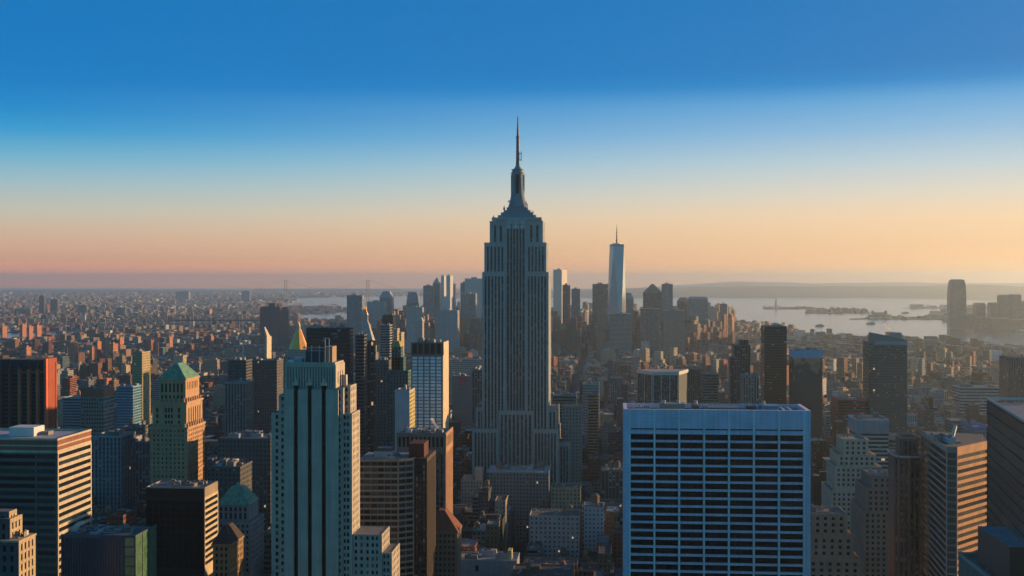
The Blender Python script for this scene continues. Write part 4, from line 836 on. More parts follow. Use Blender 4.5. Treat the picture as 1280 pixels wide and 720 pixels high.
# ================================================================== towers at middle distance (shader windows, modelled crowns, fins and plant)
mids = [
 # name, label, short, D, x0, x1, top, depth, tint, trim, style, kw
 ('office_tower', 'broad black slab tower with thin dotted orange right edge behind the deco tower', 'the broad black slab', 1200, 383, 437.5, 410, 16, (.035,.04,.045), (.04,.045,.05), 'bands', dict(pv=3.6)),
 ('office_tower', 'narrow dark tower with thin gold right edge right of the broad black slab', 'the narrow gold-edged tower', 1280, 444, 455, 418, 17, (.10,.11,.12), (.12,.12,.12), 'bands', dict(units=2)),
 ('office_tower', 'narrow dark brown tower, its right edge rosy, beside the gold-edged one', 'the narrow brown tower', 1240, 458.5, 467.5, 426, 10, (.09,.05,.045), (.1,.06,.05), 'strip', dict(units=2)),
 ('apartment_tower', 'black-topped slim tower standing behind a grey banded one, left of centre', 'the slim black-topped tower', 2000, 478, 491, 394, 26, (.03,.035,.04), (.03,.03,.03), 'curtain dark', dict(units=2)),
 ('apartment_tower', 'slim pale grey banded tower in front of the slim black one', 'the slim grey banded tower', 1700, 475.5, 487, 406, 22, (.26,.27,.27), (.25,.25,.25), 'bands', dict(units=2)),
 ('apartment_tower', 'pale tower with glowing cream right side, taller of two above the teal tower', 'the taller cream-sided tower', 1900, 492, 496.5, 411, 22, (.5,.38,.24), (.5,.38,.24), 'punched', dict(units=1)),
 ('apartment_tower', 'shorter cream-lit tower just right of its taller twin', 'the shorter cream-lit tower', 1850, 499, 501.5, 416, 28, (.5,.38,.24), (.5,.38,.24), 'punched', dict(units=1)),
 ('deco_tower', 'teal-green setback tower with a mossy gold cap left of the blue windowed tower', 'the teal gold-capped tower', 1300, 484, 510, 463, 30, (.06,.17,.17), (.08,.18,.18), 'strip spandrel', dict(units=0)),
 ('office_building', 'plain lavender-grey blank wall building with yellow-lit side windows', 'the blank lavender wall', 1080, 493.5, 511.5, 488, 30, (.40,.40,.46), (.4,.4,.44), 'masonry', dict(units=3)),
 ('office_tower', 'grey tower with recessed dark upper columns below the far black slim tower', 'the grey columned tower', 1400, 468, 486, 450, 30, (.13,.13,.13), (.13,.13,.13), 'strip spandrel', dict(units=3)),
 ('office_building', 'dark concrete grid building with orange-topped cream side, left background', 'the concrete grid building', 1100, 101, 129.5, 486, 24, (.30,.28,.25), (.42,.15,.08), 'punched wide', dict(crown=(7,(.40,.15,.09)), pu=2.6)),
 ('office_building', 'blue-grey striped building in shade behind the cream-banded slab', 'the blue-grey striped building', 950, 113, 151, 545, 30, (.20,.23,.27), (.3,.3,.33), 'strip spandrel', dict()),
 ('office_building', 'grey-blue bands building low behind the red-finned tower', 'the grey-blue banded block', 1500, 78, 101, 497, 30, (.26,.32,.38), (.3,.35,.4), 'bands', dict()),
 ('glass_building', 'bright sky-blue stepped glass building right of the concrete grid building', 'the sky-blue stepped building', 1500, 145, 166, 483, 30, (.18,.36,.5), (.2,.36,.5), 'curtain blue', dict(pv=3.6)),
 ('apartment_tower', 'slab with bright yellow-lit right side above the green-roofed tower', 'the yellow-sided slab', 1700, 165, 177.5, 440, 32, (.36,.30,.17), (.4,.3,.2), 'punched small', dict()),
 ('masonry_tower', 'stone tower with vertical piers and yellow right edge left of the slotted deco tower', 'the piered stone tower with yellow edge', 1150, 281, 307, 478, 26, (.26,.25,.23), (.3,.28,.25), 'strip', dict()),
 ('apartment_tower', 'dark tower with ladder-like lit balconies down its right edge', 'the balcony-edged dark tower', 1450, 285, 307.5, 450, 26, (.10,.10,.10), (.12,.11,.1), 'ribbon', dict()),
 ('masonry_block', 'massive dark block with small roof house near the left waterfront', 'the massive dark waterfront block', 4300, 325, 350, 384, 120, (.07,.07,.08), (.07,.07,.08), 'punched small', dict()),
 ('office_building', 'dark masonry building left of the black-slotted deco tower', 'the dark building beside the deco tower', 950, 272, 338, 548, 40, (.10,.10,.10), (.1,.1,.1), 'punched', dict(units=7)),
 ('office_building', 'dark grey building with pale window dots above the green-capped grey tower', 'the dotted dark building', 880, 258, 300, 583, 30, (.09,.09,.09), (.1,.1,.1), 'punched', dict(units=5)),
 ('office_building', 'dull blue building with tall windows between concrete grid and green-roofed towers', 'the dull blue narrow building', 1050, 152, 186, 552, 28, (.13,.15,.18), (.16,.17,.18), 'strip', dict()),
 ('office_building', 'grey-brown building hiding the lower part of the thin cream pointed tower', 'the block under the thin cream tower', 1500, 312, 346, 450, 30, (.13,.12,.12), (.15,.14,.13), 'punched', dict()),
 # right of centre
 ('office_tower', 'tall dark glass tower with fine floor lines right of centre', 'the tall dark gridded tower', 1500, 955.5, 983.5, 408, 34, (.08,.085,.085), (.1,.1,.1), 'curtain dark', dict(pv=3.4, units=3)),
 ('office_tower', 'dark stepped-top tower left of the tall dark gridded tower', 'the dark stepped-top tower', 1550, 918, 938, 431, 34, (.10,.105,.10), (.1,.1,.1), 'strip', dict()),
 ('office_building', 'lower grey wing in front of the dark stepped-top tower', 'the grey wing', 1400, 929, 949, 469, 30, (.22,.23,.23), (.2,.2,.2), 'strip', dict()),
 ('office_building', 'grey-green banded building left of the dark stepped-top tower', 'the grey-green banded building', 1600, 878, 898, 467, 30, (.22,.25,.25), (.2,.2,.2), 'bands', dict()),
 ('office_building', 'dark piered building between white-capped tower and grey-green building', 'the dark piered building', 1650, 857, 877, 461, 30, (.12,.13,.12), (.1,.1,.1), 'strip', dict()),
 ('glass_tower', 'glass tower with pale blue roof band over orange mottled reflections', 'the orange mottled glass tower', 1450, 992, 1028, 438, 34, (.20,.10,.06), (.2,.4,.62), 'painted reflection glass', dict(crown=(9,(.22,.40,.62)))),
 ('office_building', 'pale concrete-edged blue glass building with wide bands above the cream setback tower', 'the pale-edged banded building', 1100, 1070, 1111, 524, 36, (.34,.36,.37), (.42,.42,.42), 'bands', dict(crown=(13,(.22,.27,.32)))),
 ('office_building', 'teal striped low wing attached right of the pale-edged building', 'the teal striped wing', 1120, 1111.5, 1136, 548, 36, (.10,.24,.26), (.2,.3,.3), 'bands', dict(units=3)),
 ('office_building', 'grey masonry building with blue tarpaulin-like roof at the right', 'the blue-roofed grey building', 1150, 1216, 1236, 533, 36, (.22,.22,.22), (.1,.2,.45), 'punched', dict(rt=(.08,.2,.5), crown=(3,(.08,.18,.42)))),
 ('office_building', 'flat roofed dark red framed building behind the wide slab at right', 'the dark red framed building', 1500, 1048, 1083, 500, 50, (.32,.07,.06), (.45,.08,.06), 'bands', dict()),
 ('warehouse', 'long white-banded low warehouse in the right middle distance', 'the long white-banded warehouse', 2000, 1200, 1252, 484, 40, (.42,.42,.44), (.5,.5,.5), 'bands', dict(pv=5)),
 ('apartment_tower', 'broad hazy grey tower at the right border behind the green glass tower', 'the broad grey tower at the right border', 1700, 1261, 1300, 447, 40, (.11,.11,.12), (.12,.12,.12), 'strip', dict()),
 ('office_building', 'teal-roofed long building just right of the spired skyscraper', 'the teal-roofed long building', 1450, 691, 720, 494, 30, (.13,.20,.20), (.14,.26,.28), 'bands', dict(rt=(.08,.22,.28))),
 ('office_building', 'banded building with orange glow along its floors right of the spired skyscraper', 'the orange-banded small building', 1500, 735, 748, 493, 22, (.42,.26,.16), (.1,.1,.1), 'bands', dict()),
 ('office_building', 'white gridded building behind the orange-banded small building', 'the white gridded building', 1650, 729, 749, 480, 30, (.38,.36,.38), (.4,.4,.4), 'punched wide', dict()),
 ('office_building', 'low grey building with blank pale end wall right of the spired skyscraper', 'the low grey end-walled building', 1300, 703, 727, 508, 30, (.20,.22,.22), (.2,.2,.2), 'punched', dict()),
 ('warehouse', 'building with a vivid blue sloping roof front in the middle distance', 'the vivid blue building', 3900, 753, 765.5, 433, 50, (.05,.16,.42), (.05,.16,.42), 'plain paint', dict(units=0)),
 ('office_building', 'long pale grey loft building left of the spired skyscraper', 'the long pale loft building', 2300, 562, 604, 449, 50, (.34,.33,.32), (.36,.35,.34), 'punched wide', dict()),
 ('office_building', 'grey loft building with a pink sign panel left of the spired skyscraper', 'the grey loft with pink sign', 1800, 565, 592, 470, 40, (.22,.21,.20), (.22,.2,.2), 'punched', dict()),
 ('office_building', 'dark stone building tight against the left of the spired skyscraper', 'the dark stone building at its foot', 1500, 590, 603, 462, 60, (.17,.17,.17), (.2,.2,.2), 'strip', dict()),
 ('masonry_building', 'small pinkish-lit stepped building at the foot of the spired skyscraper, left', 'the small pinkish stepped building', 1180, 576, 603, 600, 22, (.34,.30,.26), (.34,.3,.26), 'punched', dict(pu=3)),
 ('office_building', 'long flat building with bright blue-grey roof at the foot of the spired skyscraper', 'the long blue-grey roofed building', 1190, 608, 686, 590, 45, (.20,.22,.22), (.26,.28,.3), 'punched', dict(rt=(.30,.36,.42))),
 ('office_building', 'dark building with pale vertical piers beside the left edge of the wide slab', 'the dark piered building by the slab', 1150, 752, 783, 588, 30, (.11,.11,.10), (.15,.15,.13), 'strip', dict()),
 ('masonry_building', 'pale blue-white narrow stepped building left of the wide slab', 'the pale narrow building', 1000, 730, 755, 634, 24, (.42,.46,.50), (.4,.42,.46), 'punched small', dict(pv=3.6)),
 ('office_building', 'flat pale low roof in the bottom centre with a sunlit chimney corner', 'the flat pale bottom-centre roof', 850, 566, 646, 700, 26, (.26,.28,.30), (.3,.32,.34), 'masonry', dict(rt=(.25,.3,.36), units=8)),
 ('office_building', 'grey low roofed annex at bottom right corner beside the green glass tower', 'the grey bottom-right roof', 330, 1347, 1500, 806, 108, (.14,.14,.14), (.3,.28,.26), 'masonry', dict(rt=(.22,.19,.17), units=4)),
]
t, b, o = newmat('painted reflection glass')
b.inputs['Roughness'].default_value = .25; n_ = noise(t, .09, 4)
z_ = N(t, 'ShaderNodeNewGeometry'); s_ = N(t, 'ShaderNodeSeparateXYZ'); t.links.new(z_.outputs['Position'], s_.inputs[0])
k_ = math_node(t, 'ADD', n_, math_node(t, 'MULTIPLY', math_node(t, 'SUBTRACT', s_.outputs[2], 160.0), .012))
t.links.new(ramp(t, k_, [(0, (.03, .05, .05, 1)), (.46, (.04, .055, .05, 1)), (.56, (.40, .19, .10, 1)), (1, (.5, .26, .14, 1))]), b.inputs['Base Color'])  # orange mottling painted on as sunlit reflections, stronger toward the top
for (nm, lb, sh, D, x0, x1, top, dp, tn, tr, st, kw) in mids:
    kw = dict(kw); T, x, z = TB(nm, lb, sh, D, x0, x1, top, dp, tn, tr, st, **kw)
    if 'teal gold-capped' in sh:
        for a, c, q, w in ((488, 503, 447, 'x'), (488, 500, 434, 'y')): b = MB(); b.box(x(a), x(c), D+6, D+22, z(463)-1, z(q), 'strip spandrel', 'roofing', tn); part(T, b, 'setback')
        b = MB(); b.prism(rect(x(487), x(499), D+7, D+20), z(434), z(427), 'masonry', tint=(.36, .30, .08), taper=rect(x(489), x(497), D+9, D+18)); part(T, b, 'cap')
    if 'blank lavender' in sh: T.grid(T.pts, 1, 60, T.z1-2, T.ncols(dp, 4, .5), T.floors(T.z1-2, 100, 3.5, 1.8, .8), (.5, .42, .2), t=.4)
    if 'setback' not in lb and 'yellow-sided' in sh: pass
    if 'stepped-top' in sh: b = MB(); b.box(x(926), x(936), D+4, D+26, T.z1-1, T.z1+6, 'strip', 'roofing', tn); b.box(x(913), x(918), D+3, D+26, 0, z(447), 'strip', 'roofing', tn); part(T, b, 'setback')
    if 'waterfront block' in sh: b = MB(); b.box(x(334), x(342), D+20, D+80, T.z1-1, T.z1+14, 'masonry', 'roofing', tn); part(T, b, 'bulkhead')
    if 'pink sign' in sh: b = MB(); b.box(x(575), x(582), D-1.4, D-.6, z(481), z(472), 'plain paint', tint=(.5, .04, .10), bottom=True); part(T, b, 'sign_panel')
    if 'pinkish stepped' in sh:
        b = MB(); b.box(x(593), x(602), D+3, D+14, T.z1-1, z(586), 'masonry', tint=(.5, .36, .32)); b.box(x(578), x(592), D+5, D+16, T.z1-1, z(596), 'masonry', tint=(.4, .3, .28)); part(T, b, 'bulkhead')
    if 'blue-grey roofed' in sh: tank(T, x(622), D+14, T.z1-1, 3, 5); tank(T, x(676), D+20, T.z1-1, 3.2, 5)
    if 'piered building by the slab' in sh: tank(T, x(764), D+8, T.z1-1, 2.6, 5.5); tank(T, x(772), D+8, T.z1-1, 2.6, 5.5)
    if 'pale narrow' in sh: tank(T, x(744), D+10, T.z1-1, 3.4, 6, 3)
    if 'bottom-centre' in sh:
        b = MB(); b.box(x(634), x(639), D+4, D+14, T.z1-4, T.z1+6, 'masonry', tint=(.5, .42, .2)); part(T, b, 'chimney'); 
        b = MB(); b.box(x(594), x(598), D-.6, D-.1, T.z1-8, T.z1-4, 'black glass', bottom=True); part(T, b, 'opening')
    if 'bottom-right' in sh:
        b = MB(); b.box(X(1263, 392), X(1300, 392), 392, 425, T.z1-3, Z(1263, 684, 392), 'dark steel', 'roofing', rtint=(.2, .25, .3)); part(T, b, 'bulkhead')
    T.finish()
# white-capped tower turned to the street
D = 1300; zt = Z(820, 465, D); P = [(X(816, D), D), (X(848, D), D+2), (X(848, D)+12, D+42), (X(797, D+30), D+30)]
T = Tower('office_tower', 'dark columned office tower with a white cap and white corner columns behind the wide slab', 'building', 'the white-capped columned tower', P, zt)
T.core(P, 0, zt, (.10, .12, .12)); b = MB(); b.prism(inset(P, -1), zt-3.4, zt+.3, 'plain paint', 'roofing', (.5, .48, .48), (.3, .3, .3), bottom=True); part(T, b, 'cap')
for i in (0, 3):
    fr = frame(P, i); n = 3 if i == 0 else 2
    T.grid(P, i, 60, zt-3.5, T.ncols(fr[3], n*3, .62, .8), [(70, zt-4)], (.12, .14, .14), win=('strip dark',), name='window_strip', t=.5)
    for k in range(n+1): b = MB(); a = min(max(fr[3]*k/n, .6), fr[3]-.6); b.obox(fr, a-.5, a+.5, .5, 1.2, 40, zt-3.5, 'masonry', (.42, .42, .42)); part(T, b, 'column')
T.finish()
# gold pyramid roof
D = 1900; x = lambda p: X(p, D); z = lambda p: Z(370, p, D)
P = rect(x(352), x(386), D, D+44); T = Tower('gilded_tower', 'stone tower under a steep gold pyramid roof behind the slotted deco tower', 'building', 'the gold pyramid roof', P, z(437))
T.core(P, 0, z(446), (.34, .33, .31), 'strip spandrel'); T.core(rect(x(356), x(383), D+3, D+36), z(446), z(437), (.36, .34, .3), 'punched')
b = MB(); cx = x(369.5); cy = D+18; r = 16.5; b.cyl(cx, cy, r, z(437), z(412), 'gold leaf', 8, 4.2, rot=math.pi/8); part(T, b, 'roof')
b = MB(); b.cyl(cx, cy, 3.6, z(412), z(407), 'plain paint', 8, 3.2, (.55, .4, .3)); b.cyl(cx, cy, 2.6, z(407), z(402), 'gold leaf', 8, .2); part(T, b, 'lantern'); T.finish()
# campanile with lit edge
D = 2100; x = lambda p: X(p, D); z = lambda p: Z(456, p, D)
P = rect(x(445.5), x(467), D, D+26); T = Tower('clock_tower', 'white campanile tower with steep pyramid roof, gilt tip and bright lit right edge', 'building', 'the steep-roofed campanile', P, z(427))
T.core(P, 0, z(432), (.50, .47, .42), 'punched small'); K = rect(x(447), x(465.5), D+2, D+24); T.core(K, z(432), z(427), (.5, .47, .42), 'punched')
b = MB(); cx = x(456.3); cy = D+13; b.prism(inset(K, -.5), z(427), z(402), 'masonry', tint=(.42, .40, .38), taper=rect(cx-3.2, cx+3.2, cy-3.2, cy+3.2)); part(T, b, 'roof')
b = MB(); b.cyl(cx, cy, 3.4, z(402), z(394), 'masonry', 8, 3.2, (.45, .42, .38)); b.cyl(cx, cy, 3.6, z(394), z(390), 'gold leaf', 8, 1.6); b.cyl(cx, cy, .8, z(390), z(384), 'gold leaf', 6, .2); part(T, b, 'lantern'); T.finish()
# slim cream tower left
D = 1700; x = lambda p: X(p, D); z = lambda p: Z(334, p, D)
P = rect(x(331), x(333.5), D, D+24); T = Tower('masonry_tower', 'thin pale tower with bright cream side and pointed top above dark roofs', 'building', 'the thin cream pointed tower', P, z(418))
T.core(P, 0, z(421), (.55, .48, .36), 'masonry'); b = MB(); b.prism(rect(x(330.5), x(333), D+3, D+20), z(421), z(409), 'masonry', tint=(.55, .48, .36), taper=rect(x(329), x(329.6), D+4, D+9)); part(T, b, 'spire'); T.finish()

# ================================================================== the far business district
def far(nm, label, short, D, x0, x1, top, dp, tn, st='strip', crown=None, cat='skyscraper', rot=0):
    turned((X(x0, D)+X(x1, D))/2, D+dp/2, R(rot))
    x = lambda p: X(p, D); z = lambda p: Z((x0+x1)/2, p, D)
    P = rect(x(x0), x(x1), D, D+dp); T = Tower(nm, label, cat, short, P, z(top))
    if crown is None: T.wall.prism(P, 0, z(top), st, 'roofing', tn, (.2, .2, .2), 4, 4)
    else:
        ys, fr_ = crown; T.wall.prism(P, 0, z(ys), st, 'roofing', tn, (.2, .2, .2), 4, 4)
        cx, cy = (P[0][0]+P[1][0])/2, (P[0][1]+P[2][1])/2; b = MB(); w = (P[1][0]-P[0][0])/2
        b.prism(P, z(ys), z(top), 'masonry', tint=tn, taper=rect(cx-w*fr_, cx+w*fr_, cy-dp/2*fr_, cy+dp/2*fr_)); part(T, b, 'roof')
    b = MB(); b.box(x(x0+(x1-x0)*.3), x(x0+(x1-x0)*.6), D+dp*.3, D+dp*.6, z(top)-2, z(top)+5, 'masonry', tint=tn)
    if crown is None: part(T, b, 'bulkhead')
    T.finish(); turned(0, 0, 0)
G1, G2, G3 = (.34, .37, .40), (.42, .42, .43), (.52, .50, .48)
for a in [
 ('skyscraper', 'square grey-blue tower with slotted crown apart at the left of the far cluster', 'the slotted-crown grey tower', 4000, 433.5, 452, 369, 45, G1, 'strip spandrel'),
 ('skyscraper', 'broad low grey tower right of the slotted-crown one in the far cluster', 'the broad low far tower', 4500, 459, 480, 377, 60, G2, 'punched'),
 ('skyscraper', 'far grey tower with narrowed stepped head', 'the stepped-head far tower', 4600, 474.5, 489.5, 364, 50, G1, 'strip', (372, .55)),
 ('skyscraper', 'far building with tapering truncated pyramid top', 'the tapered-top far tower', 4700, 508, 522, 365, 50, G1, 'strip', (378, .72)),
 ('skyscraper', 'far grey slab left of the thin pointed tower', 'the far grey slab left of the point', 4600, 529, 541, 357, 50, G2, 'strip'),
 ('skyscraper', 'far tower ending in a small dark sharp pyramid', 'the sharp-pointed far tower', 4650, 541, 549.5, 346.5, 44, G1, 'strip', (354, .06)),
 ('skyscraper', 'tall slim silver far tower with bright lit side, left of its pale neighbour', 'the slim silver far tower', 4200, 552, 556.6, 344.5, 13, (.6,.58,.56), 'plain paint', None, 'skyscraper', -30),
 ('skyscraper', 'slim pale far tower with white lit side beside the silver one', 'the slim pale far tower', 4150, 558.7, 564.8, 344.5, 17, (.6,.58,.56), 'plain paint', None, 'skyscraper', -30),
 ('skyscraper', 'narrow brownish far tower right of the pale pair', 'the narrow brownish far tower', 4700, 564.5, 568, 355, 40, G3, 'strip'),
 ('skyscraper', 'wide light grey far tower with antenna directly left of the spired skyscraper', 'the wide light far tower', 4700, 581, 606, 348, 60, (.5,.48,.47), 'plain paint'),
 ('skyscraper', 'grey shoulder block attached left of the wide light far tower', 'the grey shoulder block', 4720, 575.5, 583, 353.5, 50, (.3,.29,.29), 'plain paint'),
 ('skyscraper', 'dark grey far tower standing in front of the wide light far tower', 'the dark front far tower', 4200, 576, 594.5, 367, 50, G1, 'strip'),
 ('skyscraper', 'lavender far tower with yellowish lit right strip right of the spired skyscraper', 'the lavender yellow-edged far tower', 5000, 693.7, 706.3, 337, 42, (.62,.56,.50), 'plain paint', None, 'skyscraper', -30),
 ('skyscraper', 'reddish striped far tower tucked beside the lavender one', 'the reddish striped far tower', 4300, 703, 712.5, 356, 50, (.32,.16,.13), 'bands'),
 ('skyscraper', 'small grey far tower right of the reddish striped one', 'the small grey far tower', 4400, 714.5, 725, 361, 40, G2, 'strip'),
 ('skyscraper', 'broad brownish far block directly left of the tapering glass tower', 'the broad brownish far block', 4500, 740.5, 761, 355, 60, (.27,.21,.19), 'strip'),
 ('skyscraper', 'far tower with rounded shoulders right of the tapering glass tower', 'the round-shouldered far tower', 4500, 777, 792, 366, 45, G1, 'strip', (373, .6)),
 ('skyscraper', 'brownish far tower with a pyramid peak in the right cluster', 'the peaked far tower', 4600, 804, 828, 355, 60, (.25,.2,.17), 'strip', (366, .12)),
 ('skyscraper', 'flat-topped grey far tower beside the peaked one', 'the flat-topped far tower', 4550, 827.5, 841, 355, 50, G2, 'strip'),
 ('skyscraper', 'low domed far office block right of the flat-topped tower', 'the domed far block', 4600, 847, 862, 372, 60, (.24,.22,.21), 'strip', (377, .5)),
 ('skyscraper', 'wide grey far block with sloped roof edges near the shore', 'the wide shore block', 4500, 861, 885, 371, 60, G1, 'strip', (374, .86)),
 ('skyscraper', 'short far block right of the wide shore block', 'the short far block', 4600, 886, 896, 384, 40, G2, 'punched'),
 ('skyscraper', 'lone slim grey far tower near the shore', 'the lone slim shore tower', 4500, 901, 910, 380, 27, (.3,.28,.28), 'strip', None, 'skyscraper', -12),
 ('skyscraper', 'small orange-lit far tower with tiered top at the shore', 'the small orange tiered shore tower', 4550, 912.5, 917, 393, 14, (.6,.30,.15), 'punched', (400, .4), 'skyscraper', -34),
 ('apartment_tower', 'grey apartment slab at the foot of the far cluster, left part', 'the left foot slab', 3900, 508, 528, 384, 40, G2, 'punched'),
 ('apartment_tower', 'slim rounded white-topped tower below the far cluster', 'the slim white-topped tower', 3200, 520, 528, 397, 30, (.4,.38,.36), 'punched', (401, .6)),
 ('office_building', 'broad grey courthouse-like block below the pale pair of far towers', 'the broad block below the pale pair', 3900, 544, 572, 388, 50, G1, 'punched'),
 ('office_building', 'pale grey sloped-roof far building below the tapering glass tower', 'the sloped-roof far building', 3800, 762, 790, 392, 60, (.38,.36,.36), 'bands'),
 ('office_building', 'grey far block with an orange-lit face below the peaked tower', 'the grey far block below the peak', 4000, 801, 826, 386, 70, (.22,.21,.21), 'strip'),
 ('office_building', 'brownish far blocks row below the flat-topped tower', 'the brownish far block', 4000, 829, 856, 388, 70, (.24,.2,.18), 'punched'),
 ('apartment_tower', 'tall dark slab standing alone far left beyond the rooftops', 'the lone far-left dark slab', 9000, 49, 55, 369.5, 22, (.10,.10,.12), 'strip'),
 ('apartment_tower', 'dark far-left tower with pale right stripe beside the lone slab', 'the pale-striped far-left tower', 9100, 63, 72, 374, 30, (.14,.15,.17), 'strip'),
 ('apartment_tower', 'hazy twin-topped far-left block', 'the twin-topped far-left block', 8800, 98, 108, 382, 30, (.13,.12,.12), 'strip'),
 ('apartment_tower', 'wide low grey far-left block under the dark far-left slab', 'the wide low far-left block', 8500, 18, 38, 386, 30, (.2,.19,.19), 'punched'),
 ('apartment_tower', 'grey hazy block far left above the row of orange-sided slabs', 'the grey hazy far block', 8400, 145, 156, 385, 30, (.13,.14,.16), 'strip'),
 ('apartment_tower', 'small bright orange-lit block in the far left distance', 'the small bright orange far block', 8600, 259.5, 262.5, 386.5, 40, (.55,.26,.13), 'plain paint'),
 ('gas_holder', 'pale boxy far building on the left skyline', 'the pale boxy skyline building', 15000, 220, 236, 364.5, 60, (.25,.24,.25), 'plain paint', None, 'building'),
 ('apartment_block', 'dark boxy building on the left skyline near the bridge', 'the dark boxy skyline building', 14000, 302, 312, 364, 60, (.12,.12,.14), 'plain paint', None, 'building'),
]: far(*a)
for k, (a, c, t_, D_, dp_) in enumerate(((1, 3, 408, 4700, 38), (25, 28, 406, 4700, 34), (34, 36.5, 408, 4600, 34), (44, 46.5, 407, 4650, 38), (85, 91.5, 430, 3400, 36), (112, 115, 434, 3400, 32), (120, 122, 427, 3700, 28), (129, 132, 427, 3600, 34), (137, 141.5, 430, 3500, 36), (148, 150, 423, 3900, 34), (191, 194, 428, 3700, 30), (30, 33, 434, 3300, 30), (208, 212, 421, 4000, 30), (262, 264, 420, 4000, 28))):
    far('apartment_slab', 'brick slab with glowing orange side, %s counting from the left border among such slabs' % ['second' if k == 99 else q for q in ('first', 'second', 'fourth', 'fifth', 'sixth', 'seventh', 'eighth', 'ninth', 'tenth', 'eleventh', 'twelfth', 'third', 'thirteenth', 'fourteenth')][k], 'the orange-sided slabs', D_, a, c, t_, dp_, (.46, .20, .12), 'punched small', None, 'building')
# tapering glass tower with mast
D = 4300; x = lambda p: X(p, D); z = lambda p: Z(771, p, D); cx = (x(761)+x(781))/2; cy = D+30; r = (x(781)-x(761))/2; th = R(-24)
T = Tower('skyscraper', 'tall faceted blue glass tower with a thin mast rising over the far cluster', 'skyscraper', 'the tapering glass tower', rect(cx-r, cx+r, cy-r, cy+r), z(305))
rr = lambda px, py: (cx+px*math.cos(th)-py*math.sin(th), cy+px*math.sin(th)+py*math.cos(th)); q = r*.985
B0 = [rr(-q, -q), rr(q, -q), rr(q, q), rr(-q, q)]; T0 = [rr(0, -q), rr(q, 0), rr(0, q), rr(-q, 0)]; zb, zt = 60, z(307.5)
glassm('sky glass', (.26, .30, .34), .18, .55, amt=.3, scale=.02)
b = MB(); b.prism(B0, 0, zb, 'sky glass'); part(T, b, 'base')
for k in range(4):
    b = MB(); a, c = B0[k], B0[(k+1) % 4]; b.face([(*a, zb), (*c, zb), (*T0[k], zt)], 'sky glass'); part(T, b, 'glass_face')
    b = MB(); b.face([(*T0[k], zt), (*c, zb), (*T0[(k+1) % 4], zt)], 'sky glass'); part(T, b, 'glass_face')
b = MB(); b.prism(T0, zt, z(305), 'plain paint', 'roofing', (.3, .33, .35)); b.cyl(cx, cy, q*.62, z(305), z(304), 'steel', 14); part(T, b, 'parapet')
b = MB(); b.cyl(cx, cy, 3.4, z(305), z(298), 'dark steel', 8, 2.6); b.cyl(cx, cy, 2.2, z(298), z(288), 'dark steel', 8, 1.6); b.cyl(cx, cy, 1.6, z(288), z(279.5), 'dark steel', 6, .4)
for p in (300, 295, 290.5): b.cyl(cx, cy, 4, z(p), z(p)+1.5, 'dark steel', 8)
part(T, b, 'mast'); T.finish()
# towers over the water at the right
def jersey(label, short, x0, x1, top, D=6700, tn=(.17, .16, .17), curved=False, dp=60):
    x = lambda p: X(p, D); z = lambda p: Z((x0+x1)/2, p, D); P = rect(x(x0), x(x1), D, D+dp); T = Tower('skyscraper', label, 'skyscraper', short, P, z(top))
    if curved:
        lv = [(0, 1), (.55, 1.0), (.75, .97), (.88, .92), (.95, .86), (1, .78)]; H = z(top); cx, cy = (P[0][0]+P[1][0])/2, (P[0][1]+P[2][1])/2; w = (x(x1)-x(x0))/2
        sq = lambda f: rect(cx-w*f, cx+w*f, cy-dp/2*f, cy+dp/2*f)
        for (a, f), (c, g) in zip(lv[:-1], lv[1:]): T.wall.prism(sq(f), H*a, H*c, 'strip', 'roofing', tn, taper=sq(g), pu=4, pv=4)
        b = MB(); b.box(cx-w*.62, cx+w*.62, cy-22, cy+22, H, H+4, 'plain paint', tint=(.3, .3, .3)); part(T, b, 'crown')
    else:
        T.wall.prism(P, 0, z(top)-6, 'strip', 'roofing', tn, pu=4, pv=4); b = MB(); b.prism(P, z(top)-6, z(top), 'masonry', 'roofing', tn, taper=inset(P, 6)); part(T, b, 'roof')
    T.finish()
jersey('tall tapering grey tower with curved shoulders alone on the far right shore', 'the curved-shoulder shore tower', 1187.5, 1208, 350, curved=True)
jersey('shorter hazy tower first to the right of the curved-shoulder tower', 'the first short shore tower', 1220, 1232, 378.5)
jersey('hazy tower second to the right of the curved-shoulder tower', 'the second short shore tower', 1238.5, 1249, 378)
jersey('taller hazy tower of two alike at the right border, left one', 'the left taller border tower', 1250.5, 1262, 368.5)
jersey('taller hazy tower of two alike at the right border, right one', 'the right taller border tower', 1264.5, 1276.5, 368)
jersey('low hazy tower cut by the right border on the far shore', 'the cut border tower', 1277, 1292, 376)
for k, (a, c, t_) in enumerate(((1209, 1219, 393), (1222, 1238, 396), (1240, 1262, 397), (1262, 1290, 399))):
    jersey('low hazy shore block %s' % ('beside the curved-shoulder tower', 'beneath the first short shore tower', 'beneath the left taller border tower', 'beneath the right taller border tower')[k], 'a low shore block', a, c, t_, 6500, (.15, .14, .14))
